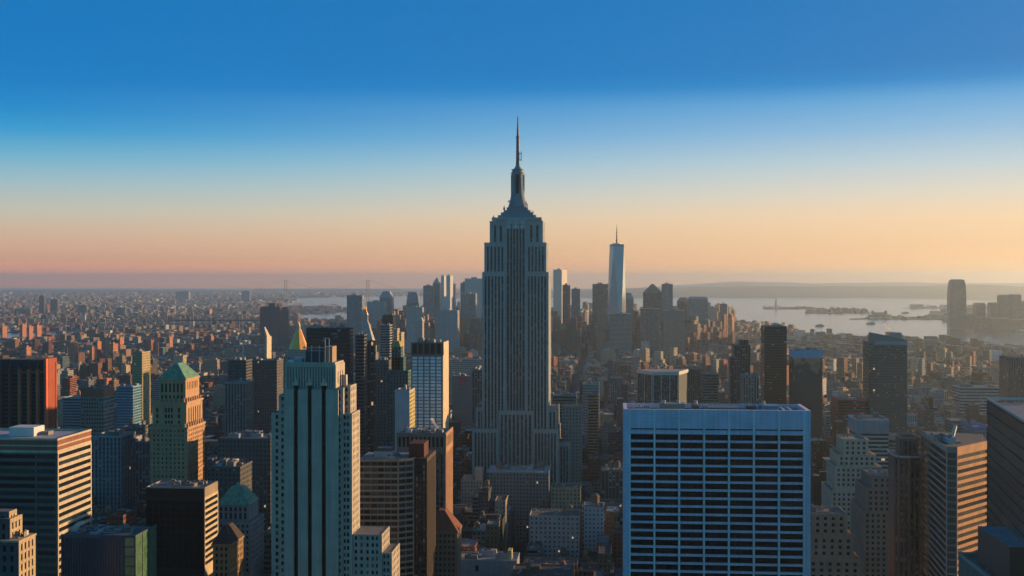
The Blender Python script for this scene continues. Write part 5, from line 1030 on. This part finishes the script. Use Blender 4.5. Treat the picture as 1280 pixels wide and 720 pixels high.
# suspension bridge across the bay mouth
Db = 15500; bt = thing('suspension_bridge', 'hazy suspension bridge with two tall portal towers on the left horizon', 'bridge', X(408, Db), Db)
xs = (X(357.5, Db), X(460, Db)); zt = Z(408, 350, Db); zd = Z(408, 362, Db); dk = (.2, .19, .2)
for xx in xs:
    b = MB()
    for o_ in (-15, 15): b.box(xx+o_-4, xx+o_+4, Db-10, Db+10, -2, zt, 'plain paint', tint=dk)
    for zz in (zt-8, zd+60, zd-8): b.box(xx-18, xx+18, Db-7, Db+7, zz, zz+5, 'plain paint', tint=dk, bottom=True)
    part(bt, b, 'tower')
b = MB(); b.box(xs[0]-420, xs[1]+420, Db-14, Db+14, zd-2, zd+2, 'plain paint', tint=dk, bottom=True); part(bt, b, 'deck')
n_ = 24
for s0, s1, full in ((xs[0], xs[1], 1), (xs[0], xs[0]-420, 0), (xs[1], xs[1]+420, 0)):
    b = MB(); pp = None
    for k in range(n_+1):
        u = k/n_; zz = (zd+12+(zt-zd-12)*(2*u-1)**2) if full else zt+(zd-zt)*u; p = (s0+(s1-s0)*u, Db, zz)
        if pp: b.bar(pp, p, 1.3, 'plain paint', dk)
        pp = p
    part(bt, b, 'cable')
del bt['_o']
# low bridge crossing the river at left
Db = 6200; bt = thing('river_bridge', 'long dark low bridge deck crossing behind the left rooftops', 'bridge', X(270, Db), Db); b = MB(); zz = Z(270, 399.5, Db)
b.box(X(212, Db), X(326, Db), Db, Db+25, zz-7, zz, 'plain paint', tint=(.05, .06, .08), bottom=True); part(bt, b, 'deck')
for p in (238, 300):
    b = MB()
    for o_ in (-9, 9): b.box(X(p, Db)+o_-2, X(p, Db)+o_+2, Db+6, Db+18, 0, zz+26, 'plain paint', tint=(.08, .09, .11))
    b.box(X(p, Db)-9, X(p, Db)+9, Db+6, Db+18, zz+20, zz+25, 'plain paint', tint=(.08, .09, .11), bottom=True); part(bt, b, 'tower')
del bt['_o']
# statue on its island
gx, gy = G(970, 385.2); st = thing('statue', 'tiny green robed statue raising a torch on a stone pedestal on a bay island', 'statue', gx, gy); H = Z(970, 371.5, gy)
b = MB(); b.cyl(gx, gy, 34, 0, 12, 'masonry', 8, tint=(.3, .29, .27)); b.cyl(gx, gy, 14, 12, H*.5, 'masonry', 4, 9, (.3, .29, .27)); part(st, b, 'pedestal')
b = MB(); b.cyl(gx, gy, 7.5, H*.5, H*.80, 'copper green', 9, 4.6); b.cyl(gx, gy, 2.6, H*.80, H*.87, 'copper green', 8, 2); b.bar((gx-4, gy, H*.76), (gx-7, gy, H*.97), 1.5, 'copper green'); b.bar((gx+3, gy-3, H*.62), (gx+5, gy-4, H*.74), 2, 'copper green'); b.cyl(gx-7, gy, 1.8, H*.97, H, 'gold leaf', 6, .6); part(st, b, 'figure'); del st['_o']
# hall on the immigrant island
gx, gy = G(1100, 397.3); hb = thing('hall', 'long hall with four little turrets on the low island right of centre', 'building', gx, gy)
b = MB(); b.box(gx-75, gx+75, gy, gy+50, 0, 24, 'punched', 'roofing', (.3, .17, .13), (.2, .2, .2)); part(hb, b, 'wall'); b = MB(); b.prism(rect(gx-45, gx+45, gy+2, gy+48), 24, 38, 'masonry', tint=(.2, .2, .2), taper=rect(gx-30, gx+30, gy+18, gy+32)); part(hb, b, 'roof')
for a in (-45, 45):
    for c in (4, 46): b = MB(); b.cyl(gx+a, gy+c, 6, 20, 44, 'masonry', 8, tint=(.32, .2, .16)); b.cyl(gx+a, gy+c, 6.5, 44, 52, 'copper green', 8, .5); part(hb, b, 'turret')
del hb['_o']
# container cranes
for k, (p, q) in enumerate(((352, 389), (369, 390.5), (375, 386.5), (404, 391), (410, 390), (418, 387))):
    gx, gy = G(p, q); c = thing('container_crane', 'tiny red dock crane, %s of six on the left waterfront' % ('leftmost', 'second from left', 'third from left', 'fourth from left', 'fifth from left', 'rightmost')[k], 'crane', gx, gy, group='dock cranes on the waterfront')
    b = MB(); rd = (.38, .07, .06)
    for sx_ in (-12, 12):
        for sy_ in (-10, 10): b.bar((gx+sx_, gy+sy_, 0), (gx+sx_, gy+sy_, 48), 1.6, 'plain paint', rd)
    part(c, b, 'frame')['kind'] = 'stuff' if False else ''
    b = MB(); b.bar((gx-42, gy, 48), (gx+30, gy, 48), 2.4, 'plain paint', rd); part(c, b, 'boom'); b = MB(); b.bar((gx, gy, 48), (gx-2, gy, 72), 1.6, 'plain paint', rd); b.bar((gx-2, gy, 72), (gx-38, gy, 50), .9, 'plain paint', rd); part(c, b, 'mast'); del c['_o']
for o_ in SC.objects:
    if o_.get('kind') == '': del o_['kind']
# boats
for k, (p, q, L_) in enumerate(((1089, 404.8, 60), (1025, 407.6, 55), (1276, 414.5, 60), (1132, 391.5, 70))):
    gx, gy = G(p, q); f = thing('ferry', 'small %s on the water %s' % (('dark barge', 'low boat', 'white ferry', 'pale ship')[k], ('in front of the islands, right of centre', 'just left below the tree-covered island', 'at the right border', 'in front of the far right shore')[k]), 'boat', gx, gy, -2)
    b = MB(); c_ = (.6, .58, .55) if k >= 2 else (.08, .08, .09); h = L_/2
    b.prism([(gx-h, gy-7), (gx+h*.8, gy-7), (gx+h, gy), (gx+h*.8, gy+7), (gx-h, gy+7)], -2.2, 3.5, 'plain paint', tint=(.15, .15, .16)); part(f, b, 'hull')
    b = MB(); b.box(gx-h*.8, gx+h*.55, gy-5.5, gy+5.5, 3.5, 8.5, 'plain paint', tint=c_); b.box(gx-h*.2, gx+h*.3, gy-4, gy+4, 8.5, 12, 'plain paint', tint=c_); part(f, b, 'cabin'); del f['_o']
# ================================================================== THE CITY FABRIC
rnd = random.Random(11)
PAL = {'red brick': ((.30, .10, .06), 16), 'brown brick': ((.19, .10, .065), 18), 'tan brick': ((.38, .27, .17), 20), 'grey stone': ((.24, .24, .235), 16), 'cream': ((.48, .40, .29), 10), 'dark grey': ((.09, .095, .10), 12), 'white': ((.60, .58, .55), 5), 'blue-grey': ((.20, .26, .31), 6), 'orange brick': ((.42, .17, .08), 5)}
names_ = list(PAL); wts = [PAL[n][1] for n in names_]
RPAL = [(.07, .07, .075), (.14, .14, .15), (.25, .25, .27), (.42, .42, .44), (.10, .09, .08), (.30, .22, .18), (.18, .24, .27)]; RW = [26, 22, 15, 7, 16, 6, 4]
import bisect
hb = [(min(p[0] for p in P)-3, max(p[0] for p in P)+3, min(p[1] for p in P)-3, max(p[1] for p in P)+3) for _, P, _ in HERO]
def clash(x0, x1, y0, y1): return any(a < x1 and b > x0 and c < y1 and d > y0 for a, b, c, d in hb)
# ceiling: in front of each hero nothing generic may rise above its visible foot (px range, y, distance)
FOOT = [(560, 783, 603, 1290), (0, 115, 735, 600), (180, 268, 735, 700), (338, 490, 740, 620), (783, 1012, 740, 560), (1010, 1080, 735, 700), (1118, 1240, 735, 720), (1232, 1290, 735, 470), (76, 183, 735, 555),
        (266, 330, 735, 790), (446, 560, 735, 850), (496, 566, 648, 850), (513, 562, 545, 1150), (187, 257, 610, 950), (1034, 1115, 730, 900), (0, 70, 545, 1000), (1086, 1136, 560, 1500), (955, 985, 515, 1500), (383, 440, 470, 1200), (560, 605, 560, 1500), (797, 850, 510, 1300), (985, 1030, 520, 1450), (100, 150, 545, 1100), (268, 312, 560, 1150), (484, 515, 545, 1080)]
B = []       # generic buildings: [x0,x1,y0,y1,h,colour name,style,roof tint,seed]
MANP, BROP = man, bro
def zone_h(px, D):
    g = rnd.random
    if D < 1050: return rnd.uniform(45, 92) if (px < 540 or px > 1012) else rnd.uniform(32, 66)
    if D < 1700: return rnd.uniform(28, 62)*(1.25 if g() < .2 else 1) if g() < .93 else rnd.uniform(65, 105)
    if D < 3000: return rnd.uniform(16, 42) if g() < .93 else rnd.uniform(45, 80)
    if D < 4000: return rnd.uniform(13, 30) if g() < .95 else rnd.uniform(38, 62)
    if 440 < px < 915: return rnd.uniform(30, 95) if g() < .8 else rnd.uniform(90, 140)
    return rnd.uniform(12, 34) if g() < .93 else rnd.uniform(35, 55)
AVE, STR = 255, 78
by = 560
while by < 7600:
    W_ = .56*by+160; nb = int(W_/AVE)+1
    for ib in range(-nb, nb+1):
        bx = ib*AVE-78; rows_ = ((by+9, by+STR/2), (by+STR/2+.5, by+STR-9))
        for (ya, yb) in rows_:
            x = bx+13
            big = by > 3200
            while x < bx+AVE-15:
                w = rnd.choice((10, 12, 15, 18, 22, 28, 42)) if not big else rnd.choice((14, 20, 28, 44)); w = min(w, bx+AVE-13-x)
                if w < 9: break
                x0, x1 = x+.3, x+w-.3; x += w
                cx, cy = (x0+x1)/2, (ya+yb)/2
                if not inside(cx, cy, MANP): continue
                pp = pix(cx, cy, 30)
                if not pp or pp[0] < -70 or pp[0] > 1350: continue
                h = zone_h(pp[0], cy); y1 = yb-(rnd.uniform(0, 6) if rnd.random() < .5 else 0); y0 = ya+rnd.uniform(0, 1.2)
                for (a, b_, fy, fd) in FOOT:
                    if a-4 < pp[0] < b_+4 and cy < fd: h = min(h, Z(pp[0], fy, y0)-rnd.uniform(2, 14))
                if h < 9: 
                    if by < 700: continue
                    h = rnd.uniform(7, 12)
                h = min(h, Z(pp[0], 425 if cy < 3000 else 372, y0)) if not (cy > 3700 and 440 < pp[0] < 915) else min(h, Z(pp[0], 372+rnd.uniform(0, 20), y0))
                if clash(x0, x1, y0, y1): continue
                B.append([x0, x1, y0, y1, h])
    by += STR
# beyond the river: Brooklyn and the far shore, coarser with distance
def scatter(poly, d0, d1, cell0, hlo, hhi, ptow, lat=(-330, 1400), dens=.8):
    y = d0
    while y < d1:
        c = cell0*(y/d0)**.9; xa, xb = X(lat[0], y), X(lat[1], y); x = xa
        while x < xb:
            w = c*rnd.uniform(.45, 1.1); d = c*rnd.uniform(.4, .9)
            if rnd.random() < dens and inside(x+w/2, y+d/2, poly):
                h = rnd.uniform(hlo, hhi) if rnd.random() > ptow else rnd.uniform(hhi, hhi*2.3)
                pp = pix(x+w/2, y, h)
                if not clash(x, x+w, y, y+d): B.append([x, x+w, y+rnd.uniform(0, c*.1), y+d, h])
            x += w+c*rnd.uniform(.08, .5)
        y += c*1.15
scatter(BROP, 5300, 26000, 32, 7, 20, .05)
scatter(nj, 6200, 14000, 70, 8, 24, .08, lat=(1120, 1400), dens=.6)
scatter(pts, 16000, 24000, 160, 6, 16, .03, lat=(560, 1400), dens=.25)
for r_ in B:
    D_ = r_[2]; n = rnd.choices(names_, wts)[0]
    if D_ > 5200 and rnd.random() < .35: n = rnd.choice(('cream', 'white', 'tan brick', 'orange brick'))
    st = rnd.choices(['punched', 'punched wide', 'punched small', 'paired', 'ribbon', 'strip', 'strip spandrel', 'bands'], [26, 14, 18, 12, 6, 10, 6, 5])[0]
    if n == 'blue-grey': st = rnd.choice(('ribbon', 'curtain', 'bands'))
    kc = rnd.uniform(.55, 1.15)*(.62 if D_ < 1150 else .8 if D_ < 1500 else 1); c = tuple(q*kc*rnd.uniform(.93, 1.07) for q in PAL[n][0]); rt_ = rnd.choices(RPAL, RW)[0]; k_ = rnd.uniform(.7, 1.3)*(.7 if D_ < 1150 else 1)  # nearer walls and roofs coloured darker to stand for their deep shade
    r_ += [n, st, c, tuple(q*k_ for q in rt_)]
    zx = math.sin(r_[0]/310.0+1.3)+math.sin(r_[2]/420.0)
    rot = 0
    if D_ > 2100 and r_[0] > 60 and zx > -.3: rot = -R(30)
    elif 5200 < D_: rot = -R(26) if zx > 0 else R(12)
    elif D_ > 3000 and r_[0] < -100 and zx > .9: rot = -R(24)
    if rot: w_, d_ = (r_[1]-r_[0])*.1, (r_[3]-r_[2])*.1; r_[0] += w_; r_[1] -= w_; r_[2] += d_; r_[3] -= d_
    r_.append(rot)
# which ones show: paint ids far to near
Wd, Ht = 1280, 720; ids = np.full((Ht, Wd), -1, dtype=np.int32)
items = [(r_[2], k, rect(r_[0], r_[1], r_[2], r_[3]), r_[4]) for k, r_ in enumerate(B)]+[(min(p[1] for p in P), -10-k, P, z1) for k, (_, P, z1) in enumerate(HERO)]
items.sort(key=lambda q: -q[0])
for D_, k, P, h in items:
    ps = [pix(p[0], p[1], h) for p in P]; p0 = [pix(p[0], p[1], 0) for p in P]
    if any(q is None for q in ps+p0): continue
    u0 = max(0, int(min(q[0] for q in ps))); u1 = min(Wd, int(math.ceil(max(q[0] for q in ps)))); v0 = max(0, int(min(q[1] for q in ps))); v1 = min(Ht, int(max(q[1] for q in p0)))
    if u1 > u0 and v1 > v0: ids[v0:v1, u0:u1] = k
cnt = np.bincount(ids[ids >= 0], minlength=len(B))
NIND = 232
order = np.argsort(-cnt)[:NIND]; indiv = [int(k) for k in order if cnt[k] > 12]
hc = {}
for k, (sh, P, z1) in enumerate(HERO):
    m_ = np.argwhere(ids == -10-k)
    if len(m_) > 15: hc[k] = (sh, m_[:, 1].min(), m_[:, 1].max(), m_[:, 0].min(), m_[:, 0].max())
# ---- geometry of one ordinary building, returned as named meshes
def roofkit(rr_, r_, near):
    x0, x1, y0, y1, h = r_[:5]; w, d = x1-x0, y1-y0; out = []
    tn = r_[7]; sb = rr_.random()
    feats = []
    if near and w > 11 and d > 12:
        if rr_.random() < .75: bw = w*rr_.uniform(.22, .45); bd = d*rr_.uniform(.2, .4); bx_ = x0+rr_.uniform(.1, .9)*(w-bw); by_ = y0+d*rr_.uniform(.2, .5); feats.append(('bulkhead', bx_, bx_+bw, by_, by_+bd, rr_.uniform(2.5, 5.5)))
        if rr_.random() < (.5 if w < 40 else .7): feats.append(('water_tank', x0+w*rr_.uniform(.2, .8), y0+d*rr_.uniform(.2, .7), 0, 0, 0))
        for q in range(rr_.choice((3, 4, 6, 9))): a = rr_.uniform(1.2, 3.5); bx_ = x0+1+rr_.uniform(0, 1)*(w-a-2); by_ = y0+1+rr_.uniform(0, 1)*(d-a-2); feats.append(('air_unit', bx_, bx_+a, by_, by_+a*rr_.uniform(.6, 1.2), rr_.uniform(.8, 2)))
    return feats
def shape(b, rr_, r_, near):
    x0, x1, y0, y1, h = r_[:5]; n, st, c, rt_ = r_[5:9]; w = x1-x0; pu = rr_.uniform(2.6, 3.8); pv = rr_.uniform(3.3, 3.9)
    if near and h > 45 and w > 20 and rr_.random() < .45:      # setbacks
        h1 = h*rr_.uniform(.62, .82); i_ = min(w, y1-y0)*rr_.uniform(.08, .18)
        b.box(x0, x1, y0, y1, 0, h1, st, 'roofing', c, rt_, pu, pv); b.box(x0+i_, x1-i_, y0+i_, y1-i_, h1, h, st, 'roofing', c, rt_, pu, pv); return h, (x0+i_, x1-i_, y0+i_, y1-i_)
    if near and w > 13 and rr_.random() < .5:      # wings of unequal height
        xm = x0+w*rr_.uniform(.3, .7); h2 = h*rr_.uniform(.7, .93); l = rr_.random() < .5; ym = y0+(y1-y0)*rr_.uniform(0, .35); c2 = tuple(q*rr_.uniform(.85, 1.1) for q in c[:1])*3; c2 = tuple(a*c2[0]/max(c[0], 1e-3) for a in c)
        if l: b.box(x0, xm, y0, y1, 0, h, st, 'roofing', c, rt_, pu, pv); b.box(xm, x1, ym, y1-.5, 0, h2, st, 'roofing', c2, rt_, pu, pv); return h, (x0, xm, y0, y1)
        b.box(xm, x1, y0, y1, 0, h, st, 'roofing', c, rt_, pu, pv); b.box(x0, xm, ym, y1-.5, 0, h2, st, 'roofing', c2, rt_, pu, pv); return h, (xm, x1, y0, y1)
    b.box(x0, x1, y0, y1, 0, h, st, 'roofing', c, rt_, pu, pv); return h, (x0, x1, y0, y1)
bucket = {}
recs = []
for k in indiv:
    m_ = np.argwhere(ids == k); recs.append((k, float(m_[:, 1].mean()), float(m_[:, 0].mean()), cnt[k]))
ORD = ['nearest', 'second nearest', 'third nearest', 'fourth nearest', 'fifth nearest', 'sixth nearest', 'seventh nearest', 'eighth nearest', 'ninth nearest', 'tenth nearest', 'eleventh nearest', 'twelfth nearest']
info = {}
for (k, ux, uy, c_) in recs:
    best = None
    for q, (sh, a, b_, c, d) in hc.items():
        if 'shore block' in sh: continue
        dx = max(a-ux, ux-b_, 0); dy = max(c-uy, uy-d, 0); s_ = math.hypot(dx, dy*1.6)
        mx, my = (a+b_)/2, (c+d)/2
        if best is None or s_ < best[0]:
            if dx == 0 and dy == 0: rel = 'in front of'
            elif dx >= dy*.9: rel = 'left of' if ux < mx else 'right of'
            else: rel = 'above' if uy < my else 'below'
            best = (s_, sh, rel)
    r_ = B[k]; rr_ = random.Random(k); f = roofkit(rr_, r_, True); hastank = any(q[0] == 'water_tank' for q in f)
    size = 'tall' if r_[4] > 68 else 'low' if r_[4] < 24 else 'broad' if r_[1]-r_[0] > 36 else 'narrow' if r_[1]-r_[0] < 17 else 'mid-height'
    desc = '%s %s building%s' % (size, r_[5], ' with a roof tank' if hastank else '')
    info[k] = [desc, best[1], best[2], best[0], ux, uy]; bucket.setdefault((desc, best[1], best[2]), []).append((best[0], k))
for key, L in bucket.items():
    L.sort()
    for i, (s_, k) in enumerate(L):
        desc, sh, rel = key
        info[k].append(('%s %s %s' % (desc, rel, sh)) if len(L) == 1 else ('%s, %s %s %s' % (desc, ORD[i], rel, sh)))
NM = {'punched': 'apartment_building', 'punched wide': 'loft_building', 'punched small': 'brick_building', 'paired': 'apartment_building', 'ribbon': 'office_building', 'strip': 'office_building', 'strip spandrel': 'office_building', 'bands': 'office_building', 'curtain': 'glass_building'}
TW = {}
for (k, ux, uy, c_) in recs:
    r_ = B[k]; rr_ = random.Random(k); feats = roofkit(rr_, r_, True); lab = info[k][6]
    wd_ = lab.split()
    if len(wd_) > 16: lab = lab.replace('mid-height ', '').replace(' with a roof tank', ' with tank')
    if len(lab.split()) > 16: lab = lab.replace(' with tank', '').replace('building, ', 'building with tank ').replace(' with tank', ' (tank)').replace('nearest ', '')
    root = thing(NM[r_[6]], lab, 'building', (r_[0]+r_[1])/2, (r_[2]+r_[3])/2, 0, 'ordinary city buildings')
    turned(root.location[0], root.location[1], r_[9])
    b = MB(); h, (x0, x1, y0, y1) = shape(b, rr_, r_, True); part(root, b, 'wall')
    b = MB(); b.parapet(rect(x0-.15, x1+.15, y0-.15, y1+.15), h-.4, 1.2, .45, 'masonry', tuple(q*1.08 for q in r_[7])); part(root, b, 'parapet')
    big = c_ > 60
    for f in feats:
        if f[0] == 'water_tank':
            X_, Y_ = min(max(f[1], x0+3), x1-3), min(max(f[2], y0+3), y1-3); tank(root, X_, Y_, h, rr_.uniform(1.7, 2.5), rr_.uniform(3.4, 4.6), rr_.uniform(1.5, 3.5))
        else:
            if f[2] > x1 or f[1] < x0 or f[3] < y0 or f[4] > y1: continue
            if f[0] == 'air_unit' and not big: continue
            b = MB(); b.box(f[1], f[2], f[3], f[4], h, h+f[5], 'masonry', 'roofing', r_[7] if f[0] == 'bulkhead' else (.35, .35, .36), r_[8]); part(root, b, f[0])
    turned(0, 0, 0); del root['_o']
# ---- everything smaller or further, as one mass
ind = set(indiv); mass = MB(); brook = MB(); cl = 0
for k, r_ in enumerate(B):
    if k in ind: continue
    turned((r_[0]+r_[1])/2, (r_[2]+r_[3])/2, r_[9])
    rr_ = random.Random(k); near = r_[2] < 3000; b = mass if r_[2] < 5200 else brook
    if r_[2] < 5200:
        h, (x0, x1, y0, y1) = shape(b, rr_, r_, near)
        if r_[2] < 4200:
            for f in roofkit(rr_, r_, True)[:7 if r_[2] < 1800 else 3]:
                if f[0] == 'water_tank':
                    if near: X_, Y_ = min(max(f[1], x0+3), x1-3), min(max(f[2], y0+3), y1-3); b.cyl(X_, Y_, 2.1, h+2, h+6.2, 'tank wood', 8); b.cyl(X_, Y_, 2.2, h+6.2, h+7.6, 'tank wood', 8, .1); b.box(X_-1.4, X_+1.4, Y_-1.4, Y_+1.4, h, h+2, 'dark steel')
                elif x0 < f[1] and f[2] < x1: b.box(f[1], f[2], f[3], f[4], h, h+f[5], 'masonry', 'roofing', r_[7], r_[8])
    else: b.box(*r_[:5][:4], 0, r_[4], r_[6] if r_[2] < 9000 else 'masonry', 'roofing', r_[7], r_[8], 4, 4)
turned(0, 0, 0)
o_ = mass.build('rooftops'); o_['kind'] = 'stuff'; o_ = brook.build('distant_city'); o_['kind'] = 'stuff'
# steam
import bmesh
sm = bpy.data.materials.new('steam'); sm.use_nodes = True; t = sm.node_tree; t.nodes.clear(); o = N(t, 'ShaderNodeOutputMaterial'); v = N(t, 'ShaderNodeVolumePrincipled'); v.inputs['Color'].default_value = (1, .97, .95, 1); v.inputs['Density'].default_value = .22; t.links.new(v.outputs[0], o.inputs['Volume'])
def plume(px, py, D, h, w, lean, zb=None):
    x0 = X(px, D); z0 = Z(px, py, D); bm = bmesh.new(); bmesh.ops.create_icosphere(bm, subdivisions=4, radius=1)
    for q in bm.verts:
        n = q.co.copy(); u = (n.z+1)/2; r = w*(.25+.9*u*u+.15*math.sin(7*u+px)); k = 1+.22*math.sin(5*n.x+3*n.z+px)+.18*math.sin(9*n.y-4*n.z)+.1*math.sin(15*n.x+11*n.z)
        q.co = Vector((n.x*r*k+lean*u**1.5+1.2*math.sin(6*u)*w*.2, n.y*r*k, u*h))
    me = bpy.data.meshes.new('steam'); bm.to_mesh(me); bm.free(); me.materials.append(sm); ob = bpy.data.objects.new('steam', me); SC.collection.objects.link(ob); ob.location = (x0, D, z0); ob['kind'] = 'stuff'
plume(547, 541, 868, 11, 3.0, -4); plume(88, 671, 566, 8, 4, 7); plume(1112, 416, 1515, 12, 4, -7); plume(591, 722, 862, 14, 4, 5)
# riverside and park trees, far
tr = MB()
def grove(cx, cy, rx, ry, n, h=(9, 17)):
    for k in range(n):
        a = rnd.uniform(0, 6.28); q = math.sqrt(rnd.random()); x, y = cx+rx*q*math.cos(a), cy+ry*q*math.sin(a)
        if clash(x-4, x+4, y-4, y+4): continue
        r = rnd.uniform(5, 10); hh = rnd.uniform(*h); tr.cyl(x, y, r*.7, hh*.3, hh*.65, 'woodland', 7, r, rot=rnd.random()); tr.cyl(x, y, r, hh*.65, hh, 'woodland', 7, r*.35, rot=rnd.random())
for (p, q, rx, ry, n) in ((400, 403, 260, 120, 260), (1090, 433, 120, 60, 120), (1000, 426, 120, 60, 110), (300, 382, 500, 300, 300), (1230, 407, 200, 100, 120)):
    gx, gy = G(p, q); grove(gx, gy, rx, ry, n, (10, 22))
o_ = tr.build('woods'); o_['kind'] = 'stuff'
print('BUILDINGS', len(B), 'individual', len(indiv), 'heroes', len(HERO), 'min px', cnt[indiv[-1]])

for o_ in list(SC.objects):
    if '_o' in o_: del o_['_o']
h = bpy.data.objects
b = MB(); b.box(-43000, 43000, -10000, 43000, -3, HAZE_TOP, 'roofing', bottom=True)
hz = b.build('haze'); hz['kind'] = 'stuff'; hm = bpy.data.materials.new('haze'); hm.use_nodes = True; t = hm.node_tree; t.nodes.clear()
o = N(t, 'ShaderNodeOutputMaterial'); v = N(t, 'ShaderNodeVolumePrincipled'); v.inputs['Color'].default_value = HAZE_COL; v.inputs['Density'].default_value = HAZE_D; v.inputs['Anisotropy'].default_value = HAZE_G
t.links.new(v.outputs[0], o.inputs['Volume']); hz.data.materials.clear(); hz.data.materials.append(hm)
